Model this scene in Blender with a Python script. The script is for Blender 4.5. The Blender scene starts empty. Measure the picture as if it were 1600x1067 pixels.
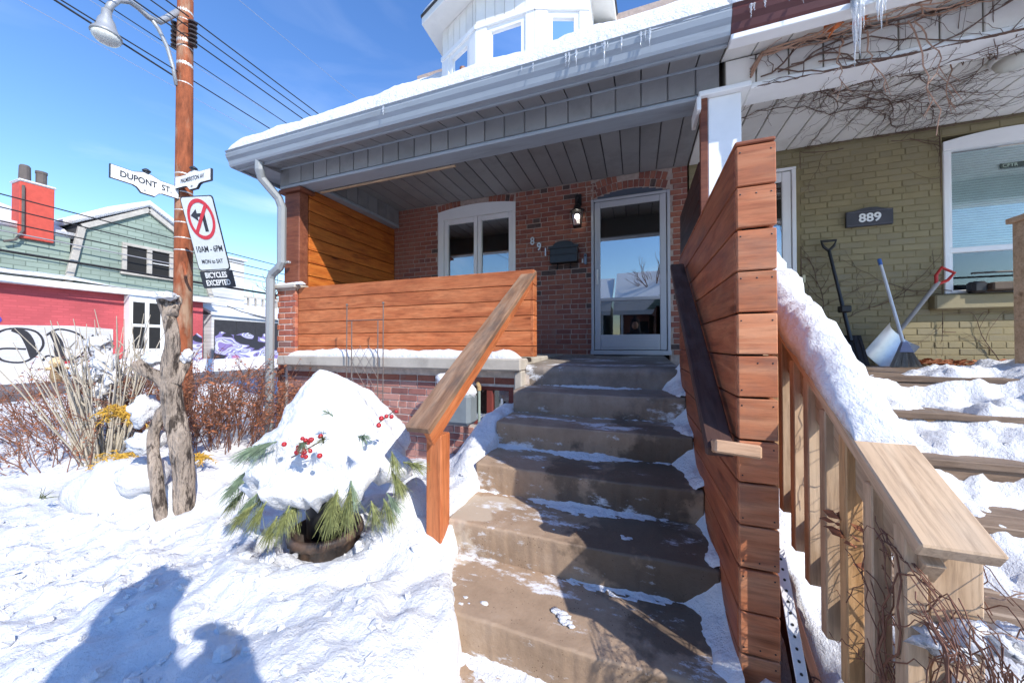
import bpy, math, random
from mathutils import Vector, Matrix, noise as mnoise
R = math.radians
rnd = random.Random(7)
# ------------------------------------------------------------------ camera, world, sun
scene = bpy.context.scene
col = scene.collection
A = math.atan(195/540)
PITCH = math.atan(6.5/540)
cam_d = bpy.data.cameras.new('camera')
cam_d.sensor_width = 36; cam_d.lens = 540/1600*36
cam_d.clip_start = 0.05; cam_d.clip_end = 3000
cam = bpy.data.objects.new('camera', cam_d); col.objects.link(cam)
cam.location = (0, 0, 0); cam.rotation_euler = (R(90)+PITCH, 0, A)
scene.camera = cam
SUN_DIR = Vector((-1.65, 1.0, -1.414)).normalized()      # the way the light travels
elev = math.asin(-SUN_DIR.z)
azim = math.atan2(-SUN_DIR.x, -SUN_DIR.y)
world = bpy.data.worlds.new('World'); scene.world = world; world.use_nodes = True
wn = world.node_tree.nodes; wl = world.node_tree.links; wn.clear()
wo = wn.new('ShaderNodeOutputWorld'); bg = wn.new('ShaderNodeBackground'); bg.inputs['Strength'].default_value = 0.15
sky = wn.new('ShaderNodeTexSky'); sky.sky_type = 'NISHITA'; sky.sun_disc = False
sky.sun_elevation = elev; sky.sun_rotation = azim; sky.altitude = 100; sky.air_density = 1.35; sky.dust_density = 0.1; sky.ozone_density = 4.5
wtc = wn.new('ShaderNodeTexCoord'); wmp = wn.new('ShaderNodeMapping'); wmp.inputs['Scale'].default_value = (1.6, 1.6, 5.0)
wns = wn.new('ShaderNodeTexNoise'); wns.inputs['Scale'].default_value = 1.7; wns.inputs['Detail'].default_value = 7; wns.inputs['Distortion'].default_value = .6
wrm = wn.new('ShaderNodeValToRGB'); wrm.color_ramp.elements[0].position = .51; wrm.color_ramp.elements[1].position = .90
wrm.color_ramp.elements[1].color = (.75, .75, .75, 1)
wsep = wn.new('ShaderNodeSeparateXYZ'); wmr = wn.new('ShaderNodeMapRange'); wmr.inputs[1].default_value = 0.02; wmr.inputs[2].default_value = .5; wmr.inputs[3].default_value = 1; wmr.inputs[4].default_value = .12
wmul = wn.new('ShaderNodeMath'); wmul.operation = 'MULTIPLY'
wmix = wn.new('ShaderNodeMixRGB'); wmix.inputs[2].default_value = (7.6, 7.9, 8.4, 1)
wl.new(wtc.outputs['Generated'], wmp.inputs[0]); wl.new(wmp.outputs[0], wns.inputs['Vector']); wl.new(wns.outputs['Fac'], wrm.inputs[0])
wl.new(wtc.outputs['Generated'], wsep.inputs[0]); wl.new(wsep.outputs[2], wmr.inputs[0]); wl.new(wrm.outputs[0], wmul.inputs[0]); wl.new(wmr.outputs[0], wmul.inputs[1])
wl.new(wmul.outputs[0], wmix.inputs[0]); whs = wn.new('ShaderNodeHueSaturation'); whs.inputs['Saturation'].default_value = 1.18; whs.inputs['Hue'].default_value = .511; wl.new(sky.outputs[0], whs.inputs['Color']); wl.new(whs.outputs[0], wmix.inputs[1]); wl.new(wmix.outputs[0], bg.inputs[0]); wl.new(bg.outputs[0], wo.inputs[0])
sun_d = bpy.data.lights.new('sun', 'SUN'); sun_d.energy = 3.2; sun_d.angle = R(0.5); sun_d.color = (1.0, .95, .88)
sun = bpy.data.objects.new('sun', sun_d); col.objects.link(sun)
sun.rotation_euler = SUN_DIR.to_track_quat('-Z', 'Y').to_euler()
vs = scene.view_settings; vs.view_transform = 'Standard'; vs.look = 'None'; vs.exposure = 0.80; vs.gamma = 1; vs.use_curve_mapping = False
scene.cycles.use_denoising = True
scene.cycles.max_bounces = 8

# ------------------------------------------------------------------ helpers
WM = {}
def finish(o, parent=None, world=None):
    if world is None: world = Matrix.Identity(4)
    WM[o.name] = world
    o.matrix_basis = world
    if parent is not None:
        o.parent = parent
        o.matrix_parent_inverse = WM[parent.name].inverted()
    return o
def tag(o, label, cat, group=None, kind=None):
    o['label'] = label
    if cat: o['category'] = cat
    if group: o['group'] = group
    if kind: o['kind'] = kind
    return o
def thing(name, loc, label, cat, group=None, kind=None):
    o = bpy.data.objects.new(name, None); col.objects.link(o); o.empty_display_size = .1
    finish(o, None, Matrix.Translation(loc))
    return tag(o, label, cat, group, kind)
def obj(name, me, parent=None, world=None):
    o = bpy.data.objects.new(name, me); col.objects.link(o)
    return finish(o, parent, world)
def smooth(a, b, x):
    t = max(0, min(1, (x-a)/(b-a))); return t*t*(3-2*t)
def lerp(a, b, t): return a+(b-a)*t
def fbm(x, y, z=0, s=1.0, o=4): return mnoise.fractal(Vector((x*s, y*s, z*s)), 1.0, 2.0, o)   # about -1..1

class MB:
    def __init__(s): s.v = []; s.f = []
    def add(s, vs, fs, M=None):
        n = len(s.v)
        s.v.extend([tuple(M @ Vector(p)) for p in vs] if M is not None else [tuple(p) for p in vs])
        s.f.extend([tuple(i+n for i in f) for f in fs]); return s
    def box(s, x0, x1, y0, y1, z0, z1, M=None):
        return s.add([(x0,y0,z0),(x1,y0,z0),(x1,y1,z0),(x0,y1,z0),(x0,y0,z1),(x1,y0,z1),(x1,y1,z1),(x0,y1,z1)],
                     [(0,3,2,1),(4,5,6,7),(0,1,5,4),(1,2,6,5),(2,3,7,6),(3,0,4,7)], M)
    def cbox(s, x0, x1, y0, y1, z0, z1, b=.004, M=None):
        c = ((x0+x1)/2, (y0+y1)/2, (z0+z1)/2); h = ((x1-x0)/2, (y1-y0)/2, (z1-z0)/2)
        vs = []; idx = {}
        for sx in (-1,1):
            for sy in (-1,1):
                for sz in (-1,1):
                    g = (sx,sy,sz)
                    for a in range(3):
                        p = [c[i]+g[i]*(h[i]-(b if i != a else 0)) for i in range(3)]
                        idx[(g,a)] = len(vs); vs.append(p)
        fs = []
        def quad(q):
            # orient outward from the centre
            P = [Vector(vs[i])-Vector(c) for i in q]; n = (P[1]-P[0]).cross(P[2]-P[0])
            fs.append(tuple(q) if n.dot(P[0]+P[1]+P[2]) > 0 else tuple(reversed(q)))
        for a in range(3):
            b1, b2 = (a+1) % 3, (a+2) % 3
            for sg in (-1,1):
                q = []
                for u, w in ((-1,-1),(1,-1),(1,1),(-1,1)):
                    g = [0,0,0]; g[a] = sg; g[b1] = u; g[b2] = w; q.append(idx[(tuple(g),a)])
                quad(q)
            for u in (-1,1):
                for w in (-1,1):
                    g0 = [0,0,0]; g1 = [0,0,0]; g0[a] = -1; g1[a] = 1
                    for g in (g0,g1): g[b1] = u; g[b2] = w
                    quad([idx[(tuple(g0),b1)], idx[(tuple(g1),b1)], idx[(tuple(g1),b2)], idx[(tuple(g0),b2)]])
        for sx in (-1,1):
            for sy in (-1,1):
                for sz in (-1,1): quad([idx[((sx,sy,sz),a)] for a in range(3)])
        return s.add(vs, fs, M)
    def tube(s, pts, r, n=6, cap=True):
        pts = [Vector(p) for p in pts]; m = len(pts)
        rs = r if isinstance(r, (list, tuple)) else [r]*m
        base = len(s.v); ref = None
        for i, p in enumerate(pts):
            d = (pts[min(i+1,m-1)]-pts[max(i-1,0)])
            d = d.normalized() if d.length > 1e-9 else Vector((0,0,1))
            if ref is None:
                ref = d.cross(Vector((0,0,1)) if abs(d.z) < .9 else Vector((1,0,0))).normalized()
            ref = (ref-d*ref.dot(d)); ref = ref.normalized() if ref.length > 1e-6 else d.orthogonal().normalized()
            b = d.cross(ref)
            for k in range(n):
                a = 2*math.pi*k/n
                s.v.append(tuple(p+(ref*math.cos(a)+b*math.sin(a))*rs[i]))
        for i in range(m-1):
            for k in range(n):
                k2 = (k+1) % n
                s.f.append((base+i*n+k, base+i*n+k2, base+(i+1)*n+k2, base+(i+1)*n+k))
        if cap:
            s.f.append(tuple(base+k for k in reversed(range(n)))); s.f.append(tuple(base+(m-1)*n+k for k in range(n)))
        return s
    def lathe(s, prof, c, n=24, wob=None):
        base = len(s.v)
        for r, z in prof:
            for k in range(n):
                a = 2*math.pi*k/n; rr = r*(wob(a, z) if wob else 1)
                s.v.append((c[0]+rr*math.cos(a), c[1]+rr*math.sin(a), c[2]+z))
        for i in range(len(prof)-1):
            for k in range(n):
                k2 = (k+1) % n
                s.f.append((base+i*n+k, base+i*n+k2, base+(i+1)*n+k2, base+(i+1)*n+k))
        s.f.append(tuple(base+k for k in reversed(range(n)))); s.f.append(tuple(base+(len(prof)-1)*n+k for k in range(n)))
        return s
    def prism(s, poly, M, t):
        # poly in local XY (counter-clockwise), extruded from z=0 to z=t, then placed with M
        n = len(poly)
        vs = [(p[0],p[1],0) for p in poly]+[(p[0],p[1],t) for p in poly]
        fs = [tuple(reversed(range(n))), tuple(range(n,2*n))]+[(i,(i+1)%n,n+(i+1)%n,n+i) for i in range(n)]
        return s.add(vs, fs, M)
    def grid(s, xs, ys, fn):
        base = len(s.v); m = len(ys)
        for x in xs:
            for y in ys: s.v.append(fn(x, y))
        for i in range(len(xs)-1):
            for j in range(m-1):
                s.f.append((base+i*m+j, base+(i+1)*m+j, base+(i+1)*m+j+1, base+i*m+j+1))
        return s
    def blob(s, c, r, n=8, sq=(1,1,1), nz=0, seed=0):
        base = len(s.v); c = Vector(c); rows = n; cols = n*2
        for i in range(rows+1):
            th = math.pi*i/rows
            for k in range(cols):
                ph = 2*math.pi*k/cols
                d = Vector((math.sin(th)*math.cos(ph), math.sin(th)*math.sin(ph), math.cos(th)))
                q = 1+nz*mnoise.noise(d*1.8+Vector((seed*3.1, seed*1.7, 0))) + nz*.5*mnoise.noise(d*4.5+Vector((seed, 0, 5)))
                s.v.append(tuple(c+Vector((d.x*sq[0], d.y*sq[1], d.z*sq[2]))*r*q))
        for i in range(rows):
            for k in range(cols):
                k2 = (k+1) % cols
                s.f.append((base+i*cols+k, base+(i+1)*cols+k, base+(i+1)*cols+k2, base+i*cols+k2))
        return s
    def mesh(s, name, mat, sm=False):
        me = bpy.data.meshes.new(name); me.from_pydata(s.v, [], s.f)
        for m in (mat if isinstance(mat, (list, tuple)) else [mat]): me.materials.append(m)
        if sm: me.polygons.foreach_set('use_smooth', [True]*len(me.polygons))
        me.update(); return me
    def build(s, name, mat, parent=None, sm=False, world=None):
        return obj(name, s.mesh(name, mat, sm), parent, world)
def bbox(name, mat, parent, x0, x1, y0, y1, z0, z1, b=.004, sm=False):
    return MB().cbox(x0,x1,y0,y1,z0,z1,b).build(name, mat, parent, sm)
_mc = {}
def plank(name, mat, parent, c, L, W, T, rot=None, b=.003):
    """board: local X length, local Y thickness, local Z width; mesh shared by size"""
    key = (round(L,3), round(W,3), round(T,3), mat.name, b)
    if key not in _mc: _mc[key] = MB().cbox(-L/2,L/2,-T/2,T/2,-W/2,W/2,b).mesh(name, mat)
    M = Matrix.Translation(c) @ (rot if rot is not None else Matrix.Identity(4))
    return obj(name, _mc[key], parent, M)
RZ90 = Matrix.Rotation(R(90), 4, 'Z'); RX90 = Matrix.Rotation(R(90), 4, 'X'); RY90 = Matrix.Rotation(R(90), 4, 'Y')
def frame_between(p, q, upv=Vector((0,0,1))):
    """rotation whose X runs p->q and whose Z is as near upv as it can"""
    x = (Vector(q)-Vector(p)).normalized(); y = upv.cross(x).normalized(); z = x.cross(y)
    return Matrix((x, y, z)).transposed().to_4x4()

# ------------------------------------------------------------------ materials
def newmat(name):
    m = bpy.data.materials.new(name); m.use_nodes = True
    nt = m.node_tree; b = nt.nodes['Principled BSDF']
    return m, nt, b
def N(nt, t, **kw):
    n = nt.nodes.new('ShaderNode'+t)
    for k, v in kw.items():
        if k in n.inputs: n.inputs[k].default_value = v
        else: setattr(n, k, v)
    return n
def coords(nt, scale=(1,1,1), rand=True):
    tc = N(nt, 'TexCoord'); mp = N(nt, 'Mapping'); mp.inputs['Scale'].default_value = scale
    nt.links.new(tc.outputs['Object'], mp.inputs['Vector'])
    if rand:
        oi = N(nt, 'ObjectInfo'); mu = N(nt, 'Math', operation='MULTIPLY'); mu.inputs[1].default_value = 37.0
        nt.links.new(oi.outputs['Random'], mu.inputs[0]); nt.links.new(mu.outputs[0], mp.inputs['Location'])
    return mp.outputs[0]
def ramp(nt, fac, stops, interp='LINEAR'):
    r = N(nt, 'ValToRGB'); cr = r.color_ramp; cr.interpolation = interp
    while len(cr.elements) < len(stops): cr.elements.new(.5)
    for e, (p, c) in zip(cr.elements, stops):
        e.position = p; e.color = (*c, 1) if len(c) == 3 else c
    nt.links.new(fac, r.inputs[0]); return r.outputs[0]
def mixc(nt, fac, a, b, mode='MIX'):
    m = N(nt, 'MixRGB', blend_type=mode)
    for i, v in ((0,fac),(1,a),(2,b)):
        if hasattr(v, 'is_output'): nt.links.new(v, m.inputs[i])
        elif i == 0: m.inputs[0].default_value = v
        else: m.inputs[i].default_value = (*v, 1)
    return m.outputs[0]
def bump(nt, b, h, strength=.3, dist=.01):
    n = N(nt, 'Bump'); n.inputs['Strength'].default_value = strength; n.inputs['Distance'].default_value = dist
    nt.links.new(h, n.inputs['Height']); nt.links.new(n.outputs[0], b.inputs['Normal']); return n
def scl(c, k): return tuple(max(0, min(1, v*k)) for v in c)
def mat(name, c, rough=.7, var=.18, scale=6, stretch=(1,1,1), bmp=.2, bscale=60, orand=0, metal=0, spec=.4, bd=.004, dirt=None, dscale=3, dthr=(.5,.75)):
    m, nt, b = newmat(name)
    v = coords(nt, stretch)
    n1 = N(nt, 'TexNoise', Scale=scale, Detail=6.0, Roughness=.6); nt.links.new(v, n1.inputs['Vector'])
    cc = ramp(nt, n1.outputs['Fac'], [(.3, scl(c,1-var)), (.7, scl(c,1+var))])
    if dirt:
        n3 = N(nt, 'TexNoise', Scale=dscale, Detail=8.0, Roughness=.65); nt.links.new(v, n3.inputs['Vector'])
        f = ramp(nt, n3.outputs['Fac'], [(dthr[0], (0,0,0)), (dthr[1], (1,1,1))]); cc = mixc(nt, f, cc, dirt)
    if orand:
        oi = N(nt, 'ObjectInfo'); mr = N(nt, 'MapRange'); mr.inputs[3].default_value = 1-orand; mr.inputs[4].default_value = 1+orand
        nt.links.new(oi.outputs['Random'], mr.inputs[0]); hs = N(nt, 'HueSaturation'); nt.links.new(mr.outputs[0], hs.inputs['Value']); nt.links.new(cc, hs.inputs['Color']); cc = hs.outputs[0]
    nt.links.new(cc, b.inputs['Base Color'])
    b.inputs['Roughness'].default_value = rough; b.inputs['Metallic'].default_value = metal; b.inputs['Specular IOR Level'].default_value = spec
    if bmp:
        n2 = N(nt, 'TexNoise', Scale=bscale, Detail=4.0); nt.links.new(v, n2.inputs['Vector']); bump(nt, b, n2.outputs['Fac'], bmp, bd)
    return m
def snow_mat(name, c=(.79,.80,.82), dirt=None):
    m, nt, b = newmat(name)
    v = coords(nt, (1,1,1), False)
    n1 = N(nt, 'TexNoise', Scale=2.3, Detail=5.0); nt.links.new(v, n1.inputs['Vector'])
    cc = ramp(nt, n1.outputs['Fac'], [(.3, scl(c,.97)), (.7, scl(c,1.02))])
    if dirt:
        n3 = N(nt, 'TexNoise', Scale=3.0, Detail=9.0, Roughness=.7); nt.links.new(v, n3.inputs['Vector'])
        f = ramp(nt, n3.outputs['Fac'], [(.47, (0,0,0)), (.7, (1,1,1))]); cc = mixc(nt, f, cc, dirt)
    nt.links.new(cc, b.inputs['Base Color']); b.inputs['Roughness'].default_value = .75; b.inputs['Specular IOR Level'].default_value = .25
    na = N(nt, 'TexNoise', Scale=22.0, Detail=8.0, Roughness=.62); nb = N(nt, 'TexNoise', Scale=240.0, Detail=2.0)
    nt.links.new(v, na.inputs['Vector']); nt.links.new(v, nb.inputs['Vector'])
    ad = N(nt, 'Math', operation='MULTIPLY_ADD'); ad.inputs[1].default_value = .10; nt.links.new(nb.outputs['Fac'], ad.inputs[0]); nt.links.new(na.outputs['Fac'], ad.inputs[2])
    nc = N(nt, 'TexNoise', Scale=75.0, Detail=5.0, Roughness=.7); nt.links.new(v, nc.inputs['Vector']); ad2 = N(nt, 'Math', operation='MULTIPLY_ADD'); ad2.inputs[1].default_value = .32; nt.links.new(nc.outputs['Fac'], ad2.inputs[0]); nt.links.new(ad.outputs[0], ad2.inputs[2]); bump(nt, b, ad2.outputs[0], .75, .035)
    return m
def wood_mat(name, c1, c2, c3, rough=.55, grain=26, orand=.16, dirty=.35, edge=None, spec=.3, gain=1.0):
    """c1 light, c2 mid, c3 dark streaks; grain runs along local X"""
    m, nt, b = newmat(name)
    v = coords(nt, (.9, 6, 6))
    n1 = N(nt, 'TexNoise', Scale=2.2, Detail=5.0, Distortion=1.2); nt.links.new(v, n1.inputs['Vector'])
    v2 = coords(nt, (.7, 9, 9)); n2 = N(nt, 'TexNoise', Scale=grain*.35, Detail=6.0, Roughness=.7, Distortion=.4); nt.links.new(v2, n2.inputs['Vector'])
    cc = ramp(nt, n1.outputs['Fac'], [(.25, c3), (.45, c2), (.7, c1)])
    g = ramp(nt, n2.outputs['Fac'], [(.32, (.45,.42,.40)), (.55, (1,1,1))])
    cc = mixc(nt, .65, cc, g, 'MULTIPLY')
    v3 = coords(nt, (1.6,3,3)); n3 = N(nt, 'TexNoise', Scale=2.3, Detail=7.0, Roughness=.65); nt.links.new(v3, n3.inputs['Vector'])
    f = ramp(nt, n3.outputs['Fac'], [(.48, (0,0,0)), (.75, (dirty,)*3)]); cc = mixc(nt, f, cc, edge or scl(c3,.45))
    vk = coords(nt, (1.3,5.5,5.5)); vo = N(nt, 'TexVoronoi', Scale=1.25); nt.links.new(vk, vo.inputs['Vector'])
    kn = ramp(nt, vo.outputs['Distance'], [(.05, (.30,.24,.2)), (.085, (.62,.55,.5)), (.15, (1,1,1))]); cc = mixc(nt, .8, cc, kn, 'MULTIPLY')
    oi = N(nt, 'ObjectInfo'); mr = N(nt, 'MapRange'); mr.inputs[3].default_value = (1-orand)*gain; mr.inputs[4].default_value = (1+orand)*gain
    nt.links.new(oi.outputs['Random'], mr.inputs[0]); hs = N(nt, 'HueSaturation'); nt.links.new(mr.outputs[0], hs.inputs['Value']); nt.links.new(cc, hs.inputs['Color'])
    nt.links.new(hs.outputs[0], b.inputs['Base Color']); b.inputs['Roughness'].default_value = rough; b.inputs['Specular IOR Level'].default_value = spec
    bump(nt, b, n2.outputs['Fac'], .25, .003)
    return m
def brick_mat(name, cols, rough=.85):
    m, nt, b = newmat(name)
    oi = N(nt, 'ObjectInfo'); v = coords(nt)
    cc = ramp(nt, oi.outputs['Random'], [(p, c) for p, c in cols], 'CONSTANT')
    n1 = N(nt, 'TexNoise', Scale=14.0, Detail=7.0, Roughness=.7); nt.links.new(v, n1.inputs['Vector'])
    sh = ramp(nt, n1.outputs['Fac'], [(.28, (.55,.55,.58)), (.5, (1,1,1)), (.75, (1.0,1.0,1.0))]); cc = mixc(nt, .8, cc, sh, 'MULTIPLY')
    n3 = N(nt, 'TexNoise', Scale=5.0, Detail=4.0); nt.links.new(v, n3.inputs['Vector'])
    f = ramp(nt, n3.outputs['Fac'], [(.58, (0,0,0)), (.8, (.5,.5,.5))]); cc = mixc(nt, f, cc, (.30,.25,.22))
    nt.links.new(cc, b.inputs['Base Color']); b.inputs['Roughness'].default_value = rough; b.inputs['Specular IOR Level'].default_value = .25
    n2 = N(nt, 'TexNoise', Scale=70.0, Detail=5.0); nt.links.new(v, n2.inputs['Vector']); bump(nt, b, n2.outputs['Fac'], .5, .004)
    return m
def glass_mat(name, refl=.35, tint=(.55,.62,.64), rough=.01):
    m, nt, b = newmat(name); nt.nodes.remove(b)
    out = nt.nodes['Material Output']; g = N(nt, 'BsdfGlossy', Roughness=rough); t = N(nt, 'BsdfTransparent'); t.inputs[0].default_value = (*tint, 1)
    g.inputs[0].default_value = (1,1,1,1)
    fr = N(nt, 'Fresnel'); fr.inputs['IOR'].default_value = 1.5; ad = N(nt, 'Math', operation='ADD'); ad.inputs[1].default_value = refl; ad.use_clamp = True
    mx = N(nt, 'MixShader'); nt.links.new(fr.outputs[0], ad.inputs[0]); nt.links.new(ad.outputs[0], mx.inputs[0])
    nt.links.new(t.outputs[0], mx.inputs[1]); nt.links.new(g.outputs[0], mx.inputs[2]); nt.links.new(mx.outputs[0], out.inputs['Surface'])
    return m
def ice_mat(name):
    m, nt, b = newmat(name)
    b.inputs['Base Color'].default_value = (.93,.96,.98,1); b.inputs['Roughness'].default_value = .08; b.inputs['IOR'].default_value = 1.31
    b.inputs['Transmission Weight'].default_value = .75
    return m

snow = snow_mat('snow'); snow_dirty = snow_mat('ploughed_snow', (.78,.78,.78), (.34,.31,.27))
cedar = wood_mat('stained_cedar', (.60,.215,.085), (.51,.155,.055), (.35,.09,.03), dirty=.5, orand=.20)
cedar_in = wood_mat('stained_cedar_side', (.60,.19,.035), (.50,.13,.022), (.26,.055,.012), dirty=.35)
cedar_worn = wood_mat('worn_cedar', (.43,.155,.07), (.34,.10,.043), (.21,.056,.026), dirty=.6, edge=(.075,.05,.04))
cedar_face = wood_mat('worn_cedar_ends', (.57,.255,.13), (.48,.165,.072), (.33,.092,.04), dirty=.65, edge=(.15,.11,.09))
cedar_dark = wood_mat('dark_cedar', (.085,.03,.018), (.06,.02,.012), (.03,.012,.008), dirty=.3)
rail_top = wood_mat('worn_handrail', (.40,.26,.17), (.30,.17,.10), (.19,.10,.06), dirty=.9, edge=(.11,.09,.075))
pine_wood = wood_mat('weathered_pine', (.62,.455,.30), (.54,.375,.235), (.40,.26,.15), dirty=.4, edge=(.31,.26,.21), orand=.12)
pine_gold = wood_mat('golden_pine', (.60,.39,.20), (.54,.32,.15), (.40,.22,.09), dirty=.3, edge=(.25,.15,.08))
old_tread = wood_mat('old_tread', (.30,.22,.16), (.22,.15,.10), (.12,.08,.055), dirty=.6)
post_brown = wood_mat('brown_post', (.24,.085,.045), (.19,.06,.032), (.11,.035,.02), dirty=.3)
brick_red = brick_mat('red_brick', [(0,(.28,.105,.072)),(.2,(.315,.12,.08)),(.42,(.25,.09,.066)),(.6,(.33,.13,.088)),(.78,(.22,.083,.066)),(.93,(.10,.068,.06)),(.965,(.295,.11,.083))])
brick_pink = brick_mat('pink_brick', [(0,(.42,.20,.16)),(.3,(.36,.155,.125)),(.6,(.46,.24,.20)),(.8,(.30,.13,.11)),(.93,(.22,.10,.09))])
brick_pillar = brick_mat('pillar_brick', [(0,(.48,.155,.085)),(.3,(.40,.125,.075)),(.6,(.52,.20,.12)),(.8,(.36,.11,.075)),(.94,(.25,.13,.11))])
mortar = mat('mortar', (.40,.315,.27), .95, .2, 18, bscale=120, bmp=.4)
mortar_light = mat('light_mortar', (.60,.53,.47), .95, .2, 18, bscale=120, bmp=.4)
olive = mat('olive_paint_brick', (.265,.22,.115), .7, .13, 4, orand=.07, bscale=70, bmp=.35, dirt=(.22,.19,.12), dscale=2.0, dthr=(.45,.7))
olive_joint = mat('olive_joint', (.225,.185,.095), .85, .2, 6, bscale=70)
grey_alu = mat('grey_aluminium', (.25,.248,.247), .42, .10, 1.5, bmp=.08, bscale=9, bd=.01, orand=.08, spec=.4, dirt=(.15,.15,.15), dscale=2.2, dthr=(.5,.8))
grey_gut = mat('grey_gutter', (.30,.335,.37), .35, .08, 3, (.4,3,3), bmp=.08, bscale=6, bd=.01, spec=.5, dirt=(.20,.215,.23), dscale=3, dthr=(.5,.75))
grey_spout = mat('grey_downspout', (.27,.29,.30), .42, .06, 3, bmp=.05, spec=.5)
grey_dark = mat('grey_groove', (.05,.05,.055), .6, .1, bmp=0)
white_alu = mat('white_aluminium', (.74,.72,.67), .45, .06, 3, bmp=.05, orand=.05, dirt=(.5,.47,.40), dscale=1.6, dthr=(.55,.85))
white_paint = mat('white_paint', (.80,.80,.78), .45, .04, 5, bmp=.06)
white_vinyl = mat('white_vinyl', (.82,.82,.80), .35, .03, 4, bmp=.03)
white_groove = mat('grimy_groove', (.22,.20,.16), .8, .2, bmp=0)
brown_gut = mat('brown_gutter', (.09,.028,.026), .4, .1, 3, bmp=.05)
door_alu = mat('storm_door_aluminium', (.44,.45,.48), .38, .04, 3, bmp=.03)
door_head = mat('arch_panel_slate', (.085,.10,.13), .5, .08, 3, bmp=.05)
inner_dark = mat('inner_door_paint', (.035,.042,.045), .5, .08, 3, bmp=.03)
room_dark = mat('dark_interior', (.02,.02,.02), .9, .1, bmp=0)
glass = glass_mat('window_glass', .26); glass_door = glass_mat('door_glass', .30, (.5,.56,.58)); glass_dorm = glass_mat('dormer_glass', .0, (.72,.78,.80))
black = mat('black_metal', (.012,.012,.013), .38, .2, 20, bmp=.1, spec=.5)
black_plastic = mat('black_plastic', (.018,.018,.02), .42, .2, 10, bmp=.1)
steel = mat('steel', (.45,.46,.47), .35, .12, 12, metal=.8, bmp=.1)
alu = mat('aluminium', (.62,.64,.66), .4, .12, 9, metal=.6, bmp=.15)
chrome = mat('house_number_metal', (.62,.64,.66), .3, .1, metal=.5, bmp=0)
rust = mat('rusty_steel', (.25,.07,.027), .85, .6, 5, (2.2,2.2,.6), bmp=.5, bscale=40, dirt=(.36,.23,.15), dscale=1.6, dthr=(.52,.66))
concrete_pale = mat('pale_concrete', (.46,.42,.36), .9, .1, 7, bmp=.4, bscale=90, dirt=(.30,.27,.23), dscale=3)
bark = mat('bark', (.36,.29,.23), .95, .4, 12, (1,1,.28), bmp=1.0, bscale=40, bd=.05, dirt=(.06,.045,.035), dscale=24, dthr=(.50,.60))
cut_wood = mat('cut_wood', (.42,.31,.20), .9, .2, 20, bmp=.3)
cane_pale = mat('pale_cane', (.42,.37,.29), .85, .25, 9, orand=0, bmp=.2)
cane_brown = mat('brown_cane', (.20,.095,.06), .85, .3, 9, bmp=.1)
cane_dark = mat('dark_vine', (.125,.075,.055), .85, .3, 9, bmp=.1)
vine_tan = mat('tan_vine', (.36,.22,.15), .85, .3, 9, bmp=.1)
leaf_brown = mat('dry_leaf', (.34,.125,.055), .8, .4, 30, bmp=.1)
leaf_gold = mat('yellow_cedar', (.56,.34,.05), .8, .35, 20, bmp=.1)
needle = mat('pine_needle', (.21,.23,.085), .7, .6, 60, bmp=0)
needle_blue = mat('frosted_needle', (.20,.27,.17), .7, .4, 20, bmp=0)
berry = mat('red_berry', (.42,.02,.025), .25, .2, 30, bmp=0, spec=.6)
pot_mat = mat('bronze_pot', (.055,.045,.04), .45, .4, 14, bmp=.4, bscale=30, dirt=(.22,.13,.08), dscale=6)
asphalt = mat('wet_asphalt', (.085,.08,.08), .55, .25, 2.5, bmp=.4, bscale=90, dirt=(.26,.25,.25), dscale=.9, dthr=(.45,.7))
red_paint = mat('red_painted_brick', (.62,.085,.10), .75, .1, 3, bmp=.2)
ice = ice_mat('ice')

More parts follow.
